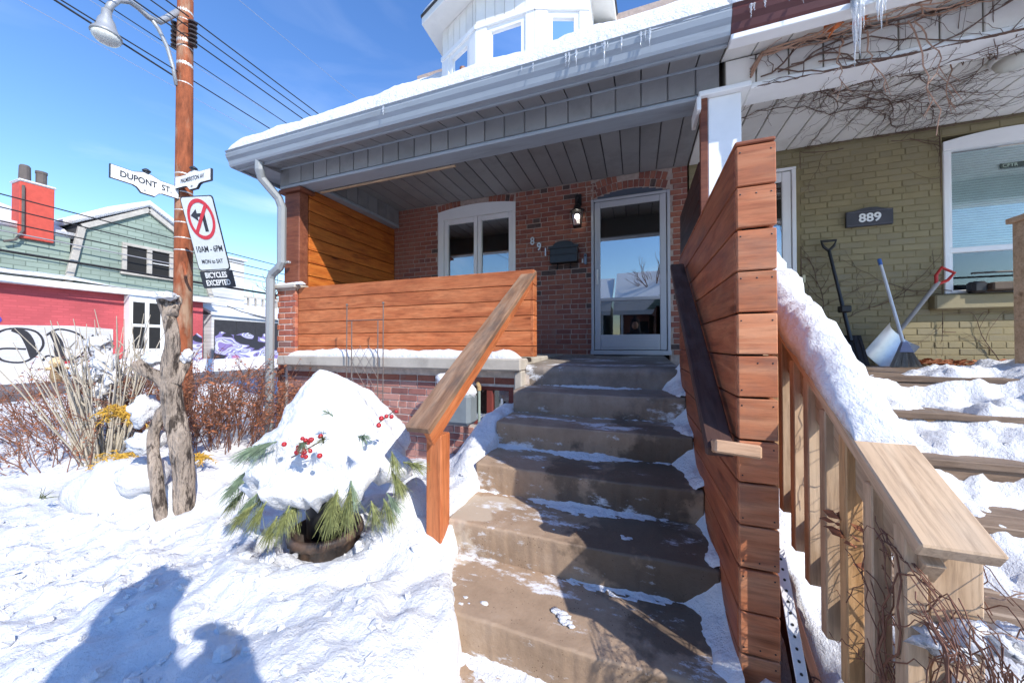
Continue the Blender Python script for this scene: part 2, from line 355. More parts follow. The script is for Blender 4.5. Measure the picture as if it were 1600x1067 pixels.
def step_mat():
    m, nt, b = newmat('stair_concrete')
    v = coords(nt, (1,1,1), False)
    n1 = N(nt, 'TexNoise', Scale=5.0, Detail=8.0, Roughness=.7); nt.links.new(v, n1.inputs['Vector'])
    cc = ramp(nt, n1.outputs['Fac'], [(.3, (.29,.20,.13)), (.55, (.39,.275,.185)), (.75, (.46,.345,.25))])
    # pits
    vo = N(nt, 'TexVoronoi', Scale=70.0); nt.links.new(v, vo.inputs['Vector'])
    pit = ramp(nt, vo.outputs['Distance'], [(.10, (.25,.2,.17)), (.20, (1,1,1))])
    np_ = N(nt, 'TexNoise', Scale=9.0, Detail=2.0); nt.links.new(v, np_.inputs['Vector']); pm = ramp(nt, np_.outputs['Fac'], [(.48,(0,0,0)),(.6,(1,1,1))])
    cc = mixc(nt, pm, cc, mixc(nt, 1.0, cc, pit, 'MULTIPLY'))
    # wet areas; the rightward weight also paints shade into the concrete colour
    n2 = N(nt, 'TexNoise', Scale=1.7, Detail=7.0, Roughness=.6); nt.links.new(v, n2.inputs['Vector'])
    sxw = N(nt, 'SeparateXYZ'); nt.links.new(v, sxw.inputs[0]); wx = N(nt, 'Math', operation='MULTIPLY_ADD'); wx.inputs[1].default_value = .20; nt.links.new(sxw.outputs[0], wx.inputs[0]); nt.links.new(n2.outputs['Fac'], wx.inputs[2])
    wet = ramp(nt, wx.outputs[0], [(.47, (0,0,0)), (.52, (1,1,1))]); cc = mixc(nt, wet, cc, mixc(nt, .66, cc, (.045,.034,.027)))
    # dry pale slab corner (second step from the bottom post)
    n3 = N(nt, 'TexNoise', Scale=4.0, Detail=7.0); nt.links.new(v, n3.inputs['Vector'])
    ds = N(nt, 'VectorMath', operation='DISTANCE'); nt.links.new(v, ds.inputs[0]); ds.inputs[1].default_value = (-.86, 1.72, -.92)
    ad = N(nt, 'Math', operation='MULTIPLY_ADD'); ad.inputs[1].default_value = .55; nt.links.new(n3.outputs['Fac'], ad.inputs[0]); nt.links.new(ds.outputs['Value'], ad.inputs[2])
    dry = ramp(nt, ad.outputs[0], [(.47, (1,1,1)), (.49, (0,0,0))]); cc = mixc(nt, dry, cc, (.50,.40,.30))
    # greyer and darker towards the landing
    sx = N(nt, 'SeparateXYZ'); nt.links.new(v, sx.inputs[0]); mg = N(nt, 'MapRange'); nt.links.new(sx.outputs[2], mg.inputs[0]); mg.inputs[1].default_value = -.62; mg.inputs[2].default_value = -.28
    cc = mixc(nt, mg.outputs[0], cc, mixc(nt, .8, cc, ramp(nt, n1.outputs['Fac'], [(.3,(.15,.135,.12)),(.7,(.30,.275,.25))])))
    # thin scuffed snow dust
    vd = coords(nt, (1.0,2.2,2.2), False); n4 = N(nt, 'TexNoise', Scale=6.0, Detail=10.0, Roughness=.78); nt.links.new(vd, n4.inputs['Vector'])
    n5 = N(nt, 'TexNoise', Scale=1.9, Detail=3.0); nt.links.new(vd, n5.inputs['Vector'])
    mu = N(nt, 'Math', operation='MULTIPLY'); nt.links.new(n4.outputs['Fac'], mu.inputs[0]); nt.links.new(n5.outputs['Fac'], mu.inputs[1])
    du = ramp(nt, mu.outputs[0], [(.305, (0,0,0)), (.36, (.85,.85,.85))]); cc = mixc(nt, du, cc, (.8,.82,.85))
    nt.links.new(cc, b.inputs['Base Color'])
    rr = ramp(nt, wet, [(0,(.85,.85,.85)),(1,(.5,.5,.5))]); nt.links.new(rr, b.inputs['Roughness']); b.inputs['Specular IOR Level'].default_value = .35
    n6 = N(nt, 'TexNoise', Scale=60.0, Detail=6.0, Roughness=.7); nt.links.new(v, n6.inputs['Vector']); bump(nt, b, n6.outputs['Fac'], .5, .006)
    return m
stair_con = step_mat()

# ------------------------------------------------------------------ ground and road
def ramp_z(y): return -.177-.536*(3.0-y)
def ground_z(x, y):
    z = -1.17+.19*smooth(-3.2, -8, x)
    z += .035*fbm(x, y, 3.3, .9, 3)
    # yard drifts beside the brown bushes
    z += .16*math.exp(-((x+4.6)/1.0)**2-((y-2.3)/.7)**2) + .20*math.exp(-((x+3.15)/.38)**2-((y-1.75)/.45)**2)
    z += .12*math.exp(-((x+5.6)/.9)**2-((y-2.0)/.8)**2)
    # shovelled bank beside the stairs
    if x < -.2:
        w = math.exp(-((x+1.02)/.34)**2)*smooth(.9, 1.35, y)
        z = lerp(z, max(ramp_z(min(y, 2.45))-.06, -1.12), w if x > -1.02 else w)
        z += .12*math.exp(-((x+1.7)/.5)**2-((y-2.5)/.5)**2)
        w2 = math.exp(-((x+1.05)/.42)**2-((y-.72)/.55)**2); z = lerp(z, -.98, w2)
        z = lerp(z, max(z, -.86), math.exp(-((x+1.22)/.22)**2-((y-1.85)/.35)**2)); w3 = math.exp(-((x+1.75)/.45)**2-((y-.95)/.35)**2); z = lerp(z, -1.03, w3*.8)
    # hollow round the planter
    d = math.hypot(x+1.66, y-1.5)
    z -= .045*math.exp(-(d/.22)**2); z += .06*math.exp(-((d-.40)/.12)**2)
    # lumps thrown by the shovel
    near = smooth(-5.5, -3.5, x)*smooth(.3, -.2, x-.2)*smooth(-.5, .2, y)
    if near > 0:
        lum = max(0, fbm(x, y, 9.1, 3.2, 4))
        rough = smooth(-1.7, -2.6, x)*smooth(1.55, 1.0, y)
        z += near*(.075*lum + .026*fbm(x, y, 1.2, 8, 5) + .03*fbm(x, y, 4.2, 2.2, 3) + rough*(.03*abs(fbm(x, y, 4.4, 5.5, 4))+.028*fbm(x, y, 2, 16, 3)))
        c = mnoise.voronoi(Vector((x*5.5, y*5.5, 0)))[0]
        z += near*(.35+rough)*.05*max(0, .45-c[0])/.45*smooth(.1, .5, mnoise.noise(Vector((x*1.7, y*1.7, 8)))+.25)
    # stairs and walkway cut through the snow
    edge = lerp(-.70, -.955, smooth(1.15, 1.75, y))+.03*fbm(x, y, 6, 4, 3)
    if x > edge-.02 and y < 3.2:
        cut = smooth(edge, edge+.10, x)*smooth(.62, .50, x)
        z = lerp(z, min(z, -1.55), cut) if y > .5 else lerp(z, min(z, -1.36), cut)
    if x > .29:
        base = -1.34+.05*fbm(x, y, 2, 3, 3)
        base += (.36*math.exp(-((x-.40)/.13)**2-((y-1.16)/.24)**2)+.16*math.exp(-((x-.46)/.10)**2-((y-.85)/.22)**2))*(1+.25*fbm(x, y, 7, 9, 3))
        z = lerp(z, base, smooth(.29, .345, x))
    z = max(z, -1.23-.9*max(0, math.hypot(x+.04, y+.34)-.22)) if (abs(x) < 1 and abs(y+.3) < 1) else z
    # street and the ploughed banks along it
    zr = -1.06+.02*(-8.8-x)
    bank = (.22*math.exp(-((x+8.1)/.55)**2)+.50*math.exp(-((x+15.1)/.5)**2))*(1+.35*fbm(x, y, 5, 1.6, 4))
    road = smooth(-8.3, -9.0, x)*smooth(-15.0, -14.2, x)
    z = lerp(z, zr-.10, road)+bank*(1-road)
    z -= .45*smooth(-15.4, -16.2, x)*0
    return z
def axis(parts):
    out = []
    for a, b, s in parts:
        n = max(1, round((b-a)/s)); out += [a+(b-a)*i/n for i in range(n)]
    return out+[parts[-1][1]]
gx = axis([(-900,-60,60),(-60,-17,3),(-17,-13.5,.12),(-13.5,-9.2,.6),(-9.2,-7.2,.10),(-7.2,-3.6,.07),(-3.6,-.55,.022),(-.55,.28,.14),(.28,.72,.022),(.72,4,.5),(4,40,6),(40,900,70)])
gy = axis([(-900,-40,60),(-40,-4,4),(-4,-.6,.4),(-.6,.15,.06),(.15,2.95,.022),(2.95,3.4,.1),(3.4,12,.35),(12,60,6),(60,900,70)])
gm = MB().grid(gx, gy, lambda x, y: (x, y, ground_z(x, y)))
gm.build('ground', snow, None, True).update_tag()
tag(bpy.data.objects['ground'], 'snow covered front yard and verge, heaped where it was shovelled', 'ground', kind='structure')
rd = MB().grid([-14.9,-14.2,-13,-11.5,-10,-9,-8.3], axis([(-300,-20,40),(-20,40,2),(40,300,40)]), lambda x, y: (x, y, -1.06+.02*(-8.8-x)))
tag(rd.build('road', asphalt, None, True), 'wet grey asphalt street between ploughed snow banks', 'road', kind='structure')
wk = MB().cbox(-.9, .5, -1.4, .62, -1.42, -1.325, .01)
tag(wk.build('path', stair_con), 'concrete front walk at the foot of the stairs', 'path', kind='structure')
pv = MB().grid([-40,-20,-9,0,9,20,60], [-13.5,-12,-10,-8,-6.2], lambda x, y: (x, y, -1.30))
tag(pv.build('front_road', asphalt), 'asphalt of the side street in front of the house', 'road', kind='structure')

# ------------------------------------------------------------------ brick laying
_bm = {}
def brick_mesh(kind, m):
    key = (kind, m.name)
    if key not in _bm:
        L = .203 if kind == 's' else .0965
        b = MB().cbox(-L/2, L/2, -.02, .02, -.0295, .0295, .004)
        _bm[key] = b.mesh('brick', m)
    return _bm[key], (.203 if kind == 's' else .0965)
def lay_bricks(parent, m, x0, x1, z0, z1, y, holes, limit=300, seen=lambda x, z: True, header=6, axis='X', pitch=.0695, gap=.011, seed=1, stuff_name='brick', jit=.0025):
    """courses on a wall facing -Y (axis X) or +-X (axis Y: x is then world y and y is world x)"""
    rr = random.Random(seed); cells = []
    n = int((z1-z0)/pitch)
    for c in range(n):
        zc = z0+pitch*(c+.5); iv = [(x0, x1)]
        for h in holes:
            hb = h(zc)
            if hb:
                nv = []
                for a, b in iv:
                    if hb[1] <= a or hb[0] >= b: nv.append((a, b)); continue
                    if hb[0] > a: nv.append((a, hb[0]))
                    if hb[1] < b: nv.append((hb[1], b))
                iv = nv
        kind = 'h' if c % header == 3 else 's'
        L = .203 if kind == 's' else .0965
        off = (.107 if c % 2 else 0) if kind == 's' else .03
        for a, b in iv:
            x = x0-off-.3
            while x < b:
                s, e = max(x, a), min(x+L, b)
                if e-s > .035: cells.append(((s+e)/2, zc, (e-s)/L, kind))
                x += L+gap
    vis = [c for c in cells if seen(c[0], c[1])]
    def wpos(c): return Vector((c[0], y, c[1])) if axis == 'X' else Vector((y, c[0], c[1]))
    vis.sort(key=lambda c: wpos(c).length)
    near = vis[:limit]; rest = vis[limit:]+[c for c in cells if not seen(c[0], c[1])]
    for c in near:
        me, L = brick_mesh(c[3], m)
        M = Matrix.Translation(wpos(c)+Vector((0, rr.uniform(-jit, jit), 0) if axis == 'X' else (rr.uniform(-jit, jit), 0, 0)))
        if axis == 'Y': M = M @ RZ90
        M = M @ Matrix.Rotation(rr.uniform(-.006,.006), 4, 'Y') @ Matrix.Diagonal((c[2], 1, 1, 1))
        obj('brick', me, parent, M)
    if rest:
        mb = MB()
        for c in rest:
            me, L = brick_mesh(c[3], m); w = wpos(c); hl = L*c[2]/2
            if axis == 'X': mb.box(w.x-hl, w.x+hl, y-.02, y+.02, w.z-.0295, w.z+.0295)
            else: mb.box(y-.02, y+.02, w.y-hl, w.y+hl, w.z-.0295, w.z+.0295)
        o = mb.build(stuff_name, m, parent); o['kind'] = 'stuff'

# ------------------------------------------------------------------ the brick house (891)
WY = 4.78
house = thing('brick_house', (-1.7, WY, -1.2), 'red brick house with a grey roofed front porch and white bay dormer', 'house')
WX0, WX1, WZ0, WZ1 = -3.97, .60, -.12, 2.26
win = (-2.98, -1.67, .42, 2.115, .06); dor = (-.575, .40, -.11, 1.985, .085)      # x0,x1,z0,spring,rise
def arch_top(o, x): t = (x-(o[0]+o[1])/2)/((o[1]-o[0])/2); return o[3]+o[4]*max(0, 1-t*t)
def hole(o, ring):
    def f(zc):
        if zc < o[2]: return None
        if zc < o[3]: return (o[0]-.006, o[1]+.006)
        xm = (o[0]+o[1])/2; hw = (o[1]-o[0])/2
        k = zc-.035-ring-o[3]
        if k < 0: return (o[0]-.006, o[1]+.006)
        if k < o[4]: w = hw*math.sqrt(max(0, 1-k/o[4])); return (xm-w, xm+w)
        return None
    return f
fw = MB()
yb0, yb1 = WY-.006, WY+.22
fw.box(WX0, win[0], yb0, yb1, -1.3, 2.3); fw.box(win[1], dor[0], yb0, yb1, -1.3, 2.3); fw.box(dor[1], WX1, yb0, yb1, -1.3, 2.3)
fw.box(win[0], win[1], yb0, yb1, -1.3, win[2])
for o in (win, dor):
    n = 12
    for i in range(n):
        a, b = lerp(o[0], o[1], i/n), lerp(o[0], o[1], (i+1)/n)
        za = min(arch_top(o, a), arch_top(o, b)); fw.box(a, b, yb0, yb1, za, 2.3)
wallp = fw.build('front_wall', mortar, house)
def seen_front(x, z): return z > .56 or x > -1.02
lay_bricks(wallp, brick_red, WX0, WX1, WZ0, WZ1, WY+.007, [hole(win, .075), hole(dor, .20)], 300, seen_front, seed=3)
# voussoirs over both openings
for o, rings in ((win, (.0,)), (dor, (.0, .105))):
    for ri, r0 in enumerate(rings):
        x = o[0]+.03
        while x < o[1]-.02:
            zz = arch_top(o, x)+r0+.052
            t = (x-(o[0]+o[1])/2)/((o[1]-o[0])/2)
            ang = -math.atan2(2*o[4]*t, (o[1]-o[0])/2)
            me, L = brick_mesh('h', brick_red)
            M = Matrix.Translation((x, WY+.006, zz)) @ Matrix.Rotation(ang*-1+R(90), 4, 'Y')
            if zz < 2.22: obj('brick', me, wallp, M)
            x += .068
# whitewash mark of old lettering beside the door arch
mk = MB()
for x0, x1, z0, z1 in ((-.645,-.63,1.97,2.17),(-.56,-.545,2.0,2.19),(-.66,-.50,2.155,2.168),(-.66,-.49,2.06,2.073)):
    mk.box(x0, x1, WY-.0185, WY-.015, z0, z1)
mk.build('chalk_mark', mat('chalk', (.46,.33,.27), .9, .2), wallp)
# body of the house behind
bd = MB(); bd.box(-3.97, 5.2, 5.6, 13, -1.4, 5.2); bd.box(-3.97,-3.75, 4.99, 5.6, -1.4, 2.6)
bd.build('body', mortar, house)
rm = MB(); rm.box(-3.2, .55, 5.35, 5.45, -.2, 2.4); rm.build('room_wall', room_dark, house)
# window
wp = MB(); x0, x1, z0, zs = win[0], win[1], win[2], 1.99
n = 14
pts = [(x0, zs)]+[(lerp(x0, x1, i/n), arch_top(win, lerp(x0, x1, i/n))) for i in range(n+1)]+[(x1, zs)]
MXZ = Matrix(((1,0,0,0),(0,0,-1,WY+.05),(0,1,0,0),(0,0,0,1)))
wfr = MB(); wfr.prism(list(pts), MXZ, .06)
wfr.cbox(x0, x0+.10, WY-.01, WY+.12, z0, zs, .006).cbox(x1-.05, x1, WY-.01, WY+.12, z0, zs, .006).cbox(x0, x1, WY-.03, WY+.12, z0-.05, z0+.03, .006)
windo = wfr.build('window', white_vinyl, house)
xm = -2.295
for a, b in ((x0+.10, xm), (xm, x1-.05)):
    s = MB(); y0, y1 = WY+.01, WY+.07
    s.cbox(a+.004, a+.065, y0, y1, z0+.03, zs, .008).cbox(b-.065, b-.004, y0, y1, z0+.03, zs, .008).cbox(a+.066, b-.066, y0+.002, y1, zs-.07, zs-.002, .008).cbox(a+.066, b-.066, y0+.002, y1, z0+.03, z0+.1, .008)
    s.build('sash', white_vinyl, windo)
    MB().box(a+.06, b-.06, WY+.045, WY+.051, z0+.08, zs-.06).build('pane', glass, windo)
# door
d = MB(); x0, x1, z0, zs = dor[0], dor[1], -.075, 1.965
pts = [(x0, zs)]+[(lerp(x0, x1, i/n), arch_top(dor, lerp(x0, x1, i/n))) for i in range(n+1)]+[(x1, zs)]
MXZd = Matrix(((1,0,0,0),(0,0,-1,WY+.06),(0,1,0,0),(0,0,0,1)))
MB().prism(pts, MXZd, .06).build('arch_panel', door_head, house)
doorp = MB().cbox(x0, x0+.035, WY-.045, WY+.06, z0, zs, .005).cbox(x1-.035, x1, WY-.045, WY+.06, z0, zs, .005).cbox(x0+.036, x1-.036, WY-.045, WY+.06, zs-.035, zs, .005).cbox(x0-.01, x1+.01, WY-.06, WY+.06, z0-.045, z0+.012, .005).build('storm_door', door_alu, house)
a, b = x0+.045, x1-.045
lf = MB(); y0, y1 = WY-.04, WY-.005
lf.cbox(a, a+.075, y0, y1, z0+.02, zs-.04, .006).cbox(b-.075, b, y0, y1, z0+.02, zs-.04, .006).cbox(a+.076, b-.076, y0+.002, y1, zs-.12, zs-.042, .006).cbox(a+.076, b-.076, y0+.002, y1, z0+.02, z0+.22, .006)
lf.cbox(a+.076, b-.076, y0+.001, y1-.004, .59, .632, .005)
lf.cbox(a+.09, b-.09, y0-.004, y0+.004, z0+.05, z0+.15, .004)
leaf = lf.build('leaf', door_alu, doorp)
MB().box(a+.07, b-.07, WY-.022, WY-.017, .622, zs-.115).build('pane', glass_door, doorp)
MB().box(a+.07, b-.07, WY-.022, WY-.017, z0+.21, .606).build('pane', glass_mat('door_glass_lower', .06, (.4,.45,.47)), doorp)
hd = MB().cbox(a+.022, a+.05, y0-.012, y0+.002, .82, 1.02, .005).tube([(a+.036,y0-.012,.84),(a+.036,y0-.045,.87),(a+.036,y0-.045,.97),(a+.036,y0-.012,1.0)], .009, 8)
hd.build('handle', white_paint, doorp)
idm = MB().cbox(a, b, WY+.10, WY+.14, z0, zs, .004)
inn = idm.build('inner_door', inner_dark, house)
MB().cbox(a+.14, b-.14, WY+.085, WY+.099, .55, 1.80, .01).build('glazing_bead', mat('inner_lite', (.06,.075,.08), .2, .05, bmp=0), inn)

# lantern, mail box, numbers, bell (they hang on the wall)
lan = thing('wall_lantern', (-.745, WY-.04, 1.55), 'black wall lantern with a lit bulb beside the front door', 'lantern')
cx, cy = -.745, WY-.15
MB().cbox(cx-.045, cx+.045, WY-.055, WY-.033, 1.90, 2.07, .01).tube([(cx,WY-.05,1.97),(cx,WY-.10,2.0),(cx,cy,1.96),(cx,cy,1.90)], .011, 8).build('bracket', black, lan)
rf = MB(); rf.lathe([(.012,1.93),(.02,1.90),(.035,1.885),(.05,1.84),(.10,1.81),(.105,1.795)], (cx,cy,0), 4); rf.build('roof', black, lan)
lb = MB()
for sx in (-1,1):
    for sy in (-1,1): lb.tube([(cx+sx*.07,cy+sy*.07,1.797),(cx+sx*.045,cy+sy*.045,1.60)], .006, 5)
for sg in (-1,1): lb.tube([(cx+sg*.064,cy-.064,1.75),(cx-sg*.0,cy-.064,1.75)], .004, 4)
lb.cbox(cx-.052, cx+.052, cy-.052, cy+.052, 1.585, 1.60, .003); lb.build('cage', black, lan)
lg = MB(); lg.add([(cx-.068,cy-.068,1.795),(cx+.068,cy-.068,1.795),(cx+.068,cy+.068,1.795),(cx-.068,cy+.068,1.795),(cx-.043,cy-.043,1.60),(cx+.043,cy-.043,1.60),(cx+.043,cy+.043,1.60),(cx-.043,cy+.043,1.60)], [(0,1,5,4),(1,2,6,5),(2,3,7,6),(3,0,4,7)])
lg.build('glass', glass_mat('lantern_glass', .05, (.93,.96,.94), .05), lan)
bm_, nt_, b_ = newmat('bulb'); b_.inputs['Emission Color'].default_value = (1,.95,.85,1); b_.inputs['Emission Strength'].default_value = 6; b_.inputs['Base Color'].default_value = (.9,.9,.85,1)
MB().blob((cx,cy,1.725), .032, 8, (1,1,1.15)).build('bulb', bm_, lan, True)
mbx = thing('mailbox', (-.94, WY-.04, 1.1), 'black metal wall mailbox with an arched lid and newspaper hooks', 'mailbox')
mx0, mx1 = -1.125, -.745
MB().cbox(mx0, mx1, WY-.14, WY-.032, 1.13, 1.345, .008).build('body', black, mbx)
pl = [(mx0-.015,0),(mx1+.015,0),(mx1+.015,.03),(mx1-.04,.035)]+[((mx0+mx1)/2+.14*math.cos(R(a)), .04+.055*math.sin(R(a))) for a in range(0,181,20)]+[(mx0+.04,.035),(mx0-.015,.03)]
MB().prism(pl, Matrix(((1,0,0,0),(0,0,-1,WY-.145),(0,1,0,1.325),(0,0,0,1))), .012).build('lid', black, mbx)
MB().cbox(mx0-.012, mx1+.012, WY-.15, WY-.14, 1.235, 1.25, .003).build('lid_edge', black, mbx)
for sx in (-.09, .09): MB().tube([((mx0+mx1)/2+sx,WY-.08,1.13),((mx0+mx1)/2+sx,WY-.09,1.07),((mx0+mx1)/2+sx,WY-.12,1.045),((mx0+mx1)/2+sx,WY-.15,1.06)], .008, 6).build('hook', black, mbx)
def text(name, body, size, M, m, parent, extrude=.004, sx=1.0, align='CENTER', bold=0):
    cu = bpy.data.curves.new(name, 'FONT'); cu.body = body; cu.size = size; cu.extrude = extrude; cu.align_x = align; cu.align_y = 'CENTER'; cu.offset = bold; cu.resolution_u = 4
    t = bpy.data.objects.new(name, cu); col.objects.link(t)
    dg = bpy.context.evaluated_depsgraph_get(); me = bpy.data.meshes.new_from_object(t.evaluated_get(dg)); bpy.data.objects.remove(t)
    me.materials.clear(); me.materials.append(m)
    for p in me.polygons: p.material_index = 0
    return obj(name, me, parent, M @ Matrix.Diagonal((sx,1,1,1)))
FRONT = RX90                       # text in XY turned to face -Y
hn = thing('house_number', (-1.3, WY-.035, 1.3), 'metal digits 891 stepping down the brick wall', 'house number')
for ch, x, z in (('8',-1.40,1.49),('9',-1.302,1.40),('1',-1.208,1.315)):
    text('digit', ch, .155, Matrix.Translation((x, WY-.045, z)) @ FRONT, chrome, hn, .006, .85, bold=.002)
db = thing('doorbell', (-.655, WY-.03, 1.1), 'small grey doorbell camera beside the storm door', 'doorbell')
MB().cbox(-.672, -.632, WY-.06, WY-.032, 1.10, 1.245, .01).build('body', mat('bell_grey', (.16,.20,.27), .35, .05, bmp=0), db)
MB().lathe([(.012,0),(.012,.006)], (0,0,0), 12).build('button', black_plastic, db, world=Matrix.Translation((-.652,WY-.06,1.215)) @ RX90)
MB().cbox(-.70, -.68, WY-.05, WY-.032, 1.125, 1.18, .004).build('chime_button', white_paint, db)

# porch: slab, landing, foundation, pillar
porch = thing('porch', (-2.4, 3.0, -1.2), 'concrete front porch on a brick base with a brick corner pillar', 'porch')
ps = MB().cbox(-3.95, -.955, 2.86, WY-.03, -.225, -.115, .012)
ps.build('slab', concrete_pale, porch)
MB().cbox(-1.03, -.955, 2.90, 3.06, -.50, -.226, .012).build('cheek_block', concrete_pale, porch)
fd = MB(); wx0, wx1, wz0, wz1 = -1.52, -1.07, -.75, -.385
fd.box(-4.0, wx0, 3.006, 3.3, -1.5, -.226); fd.box(wx1, -.92, 3.006, 3.3, -1.5, -.226); fd.box(wx0, wx1, 3.006, 3.3, -1.5, wz0); fd.box(wx0, wx1, 3.006, 3.3, wz1, -.226)
fnd = fd.build('base_wall', mortar_light, porch)
lay_bricks(fnd, brick_red, -3.95, -1.03, -.365, -.226, 3.018, [], 40, lambda x, z: x > -3.3, seed=11)
lay_bricks(fnd, brick_pink, -3.95, -1.03, -1.269, -.365, 3.018, [lambda z: (wx0,wx1) if wz0 < z < wz1 else None], 150, lambda x, z: x > -3.4 and z > -1.0, seed=12)
bw = MB(); redf = mat('red_window_paint', (.20,.045,.035), .5, .15, bmp=.1)
for a_, b_2 in ((wx0, wx0+.04),(wx1-.05, wx1),(-1.345,-1.285)): bw.cbox(a_, b_2, 3.01, 3.07, wz0, wz1, .004)
bw.cbox(wx0, wx1, 3.005, 3.068, wz1-.035, wz1, .004).cbox(wx0, wx1, 3.0, 3.068, wz0, wz0+.03, .004)
bwo = bw.build('basement_window', redf, porch)
for a_, b_2 in ((wx0+.035,-1.34),(-1.29,wx1-.045)): MB().box(a_, b_2, 3.04, 3.045, wz0+.025, wz1-.03).build('pane', glass, bwo)
MB().box(wx0, wx1, 3.2, 3.25, wz0, wz1).build('cellar_dark', room_dark, porch)
PX0, PX1 = -4.17, -3.865
pc = MB().box(PX0+.008, PX1-.008, 3.03, 3.33, -1.4, .69).build('pillar', mortar_light, porch)
lay_bricks(pc, brick_pillar, PX0, PX1, -1.20, .69, 3.044, [], 70, header=99, seed=21)
lay_bricks(pc, brick_pillar, 3.02, 3.34, -1.20, .69, PX0+.022, [], 40, header=99, axis='Y', seed=22)
lay_bricks(pc, brick_pillar, 3.02, 3.34, .0, .69, PX1-.022, [], 12, header=99, axis='Y', seed=23)
MB().cbox(PX0-.05, PX1+.05, 2.97, 3.38, .69, .735, .01).build('pillar_cap', concrete_pale, porch)
# stairs
stairs = thing('concrete_stairs', (-.32, 1.9, -1.35), 'worn brown concrete front stairs dusted with snow', 'stairs')
SX0, SX1 = -.95, .315
def step_piece(k, parent, y_back=None, name='step'):
    yn = 3.0-.345*k; zt = -.177-.185*k
    yb = y_back if y_back else yn+.42
    zb = zt-.26
    rr = .016 if k else .05
    prof = [(yb, zt+.012 if k else -.125)]
    for j in range(1, 7): 
        yy = lerp(yb, yn+rr, j/7); prof.append((yy, lerp(zt+.012 if k else -.125, zt, j/7)))
    for j in range(7):
        a = R(90+90*j/6); prof.append((yn+rr+rr*math.cos(a), zt-rr+rr*math.sin(a)))
    prof += [(yn+.002, zt-rr-.02), (yn+.005, zt-.08), (yn+.012, zt-.14), (yn+.02, zb)]
    nx = 150; mb = MB(); m = len(prof)
    for i in range(nx+1):
        x = lerp(SX0, SX1, i/nx)
        wear = .012*math.exp(-((x+.3)/.35)**2)
        for j, (y, z) in enumerate(prof):
            nz = fbm(x, y, k*7, 3, 4) if j < 7 else fbm(x, yn, k*7, 3, 4); e = 1 if j > 6 else .35
            mb.v.append((x+(.006*fbm(y, z, k, 6, 3) if i in (0,nx) else 0), y+.005*nz*e+(.004*fbm(x, 0, k, 16, 4) if j >= 7 else 0), z+.004*fbm(x, y, k+5, 5, 4)*e-wear*(.7 if j < 7 else .7*max(0, 13-j)/6)))
    for i in range(nx):
        for j in range(m-1): mb.f.append((i*m+j, (i+1)*m+j, (i+1)*m+j+1, i*m+j+1))
    mb.f.append(tuple(range(m))); mb.f.append(tuple(reversed([nx*m+j for j in range(m)])))
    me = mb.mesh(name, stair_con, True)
    for p in me.polygons:
        if len(p.vertices) > 4: p.use_smooth = False
    return obj(name, me, parent)
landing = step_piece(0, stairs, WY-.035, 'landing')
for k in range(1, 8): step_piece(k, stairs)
MB().box(SX0+.03, SX1-.03, 1.0, WY-.1, -1.6, -1.50).build('footing', concrete_pale, stairs)

# porch roof: gutter, fascia, soffit, beams, ceiling
EX0, EX1, GY = -4.47, .60, 2.6
def gutter(name, m, parent, x0, x1):
    prof = [(0,.16),(.012,.165),(.018,.15),(.008,.125),(.018,.09),(.04,.06),(.05,.02),(.06,0),(.12,0),(.12,.15),(.112,.15),(.112,.008),(.066,.008),(.058,.025),(.05,.065),(.028,.095),(.02,.125),(.012,.15)]
    mb = MB()
    for x in (x0, x1):
        for y, z in prof: mb.v.append((x, GY+y, 2.085+z))
    m_ = len(prof)
    for j in range(m_): mb.f.append((j, (j+1) % m_, m_+(j+1) % m_, m_+j))
    mb.f.append(tuple(reversed([0,1,2,3,4,5,6,7,8,9]))); mb.f.append(tuple(m_+i for i in range(10)))
    return mb.build(name, m, parent)
gutter('gutter', grey_gut, house, EX0, EX1)
MB().cbox(EX0+.03, EX1, GY+.123, GY+.15, 2.07, 2.25, .003).build('fascia', grey_gut, house)
for i in range(26):
    x = EX0+.2+.2*i
    if x > EX1-.02: break
beamp = MB().box(-4.12, EX1, 3.012, 3.215, 1.925, 2.24).build('beam', grey_alu, house)
ceilp = MB().box(-3.9, EX1, 3.2, WY-.03, 2.252, 2.29).build('ceiling', grey_dark, house)
sofp = MB().box(EX0+.03, EX1, GY+.15, 3.02, 2.178, 2.22).build('soffit', grey_dark, house)
P2 = .2
x = -4.36
while x < EX1-.02:
    xa, xb = x+.005, min(x+P2-.005, EX1)
    if xa > -4.44:
        MB().add([(xa,GY+.155,2.10),(xb,GY+.155,2.10),(xb,3.008,2.165),(xa,3.008,2.165),(xa,GY+.155,2.125),(xb,GY+.155,2.125),(xb,3.008,2.185),(xa,3.008,2.185)],[(0,3,2,1),(4,5,6,7),(0,1,5,4),(1,2,6,5),(2,3,7,6),(3,0,4,7)]).build('panel', grey_alu, sofp)
    if xa > -4.10: MB().cbox(xa, xb, 2.998, 3.013, 1.955, 2.15, .004).build('panel', grey_alu, beamp)
    if xa > -3.9: MB().cbox(xa, xb, 3.217, WY-.035, 2.236, 2.252, .005).build('panel', grey_alu, ceilp)
    x += P2
MB().cbox(-4.10, EX1, 2.985, 3.2, 1.91, 1.945, .012).build('beam_trim', grey_gut, beamp)
MB().cbox(-4.10, EX1, 2.988, 2.999, 2.145, 2.165, .003).build('beam_trim', grey_gut, beamp)
MB().cbox(-3.7, -1.8, 3.205, 3.235, 1.895, 1.912, .004).build('bare_lath', pine_wood, beamp)
sb = MB().box(-3.93, -3.72, 3.216, WY-.03, 1.96, 2.24).build('side_beam', grey_alu, house)
yy = 3.24
while yy < 4.6:
    MB().cbox(-3.722, -3.708, yy+.005, yy+.195, 2.0, 2.238, .004).build('panel', grey_alu, sb); yy += .2
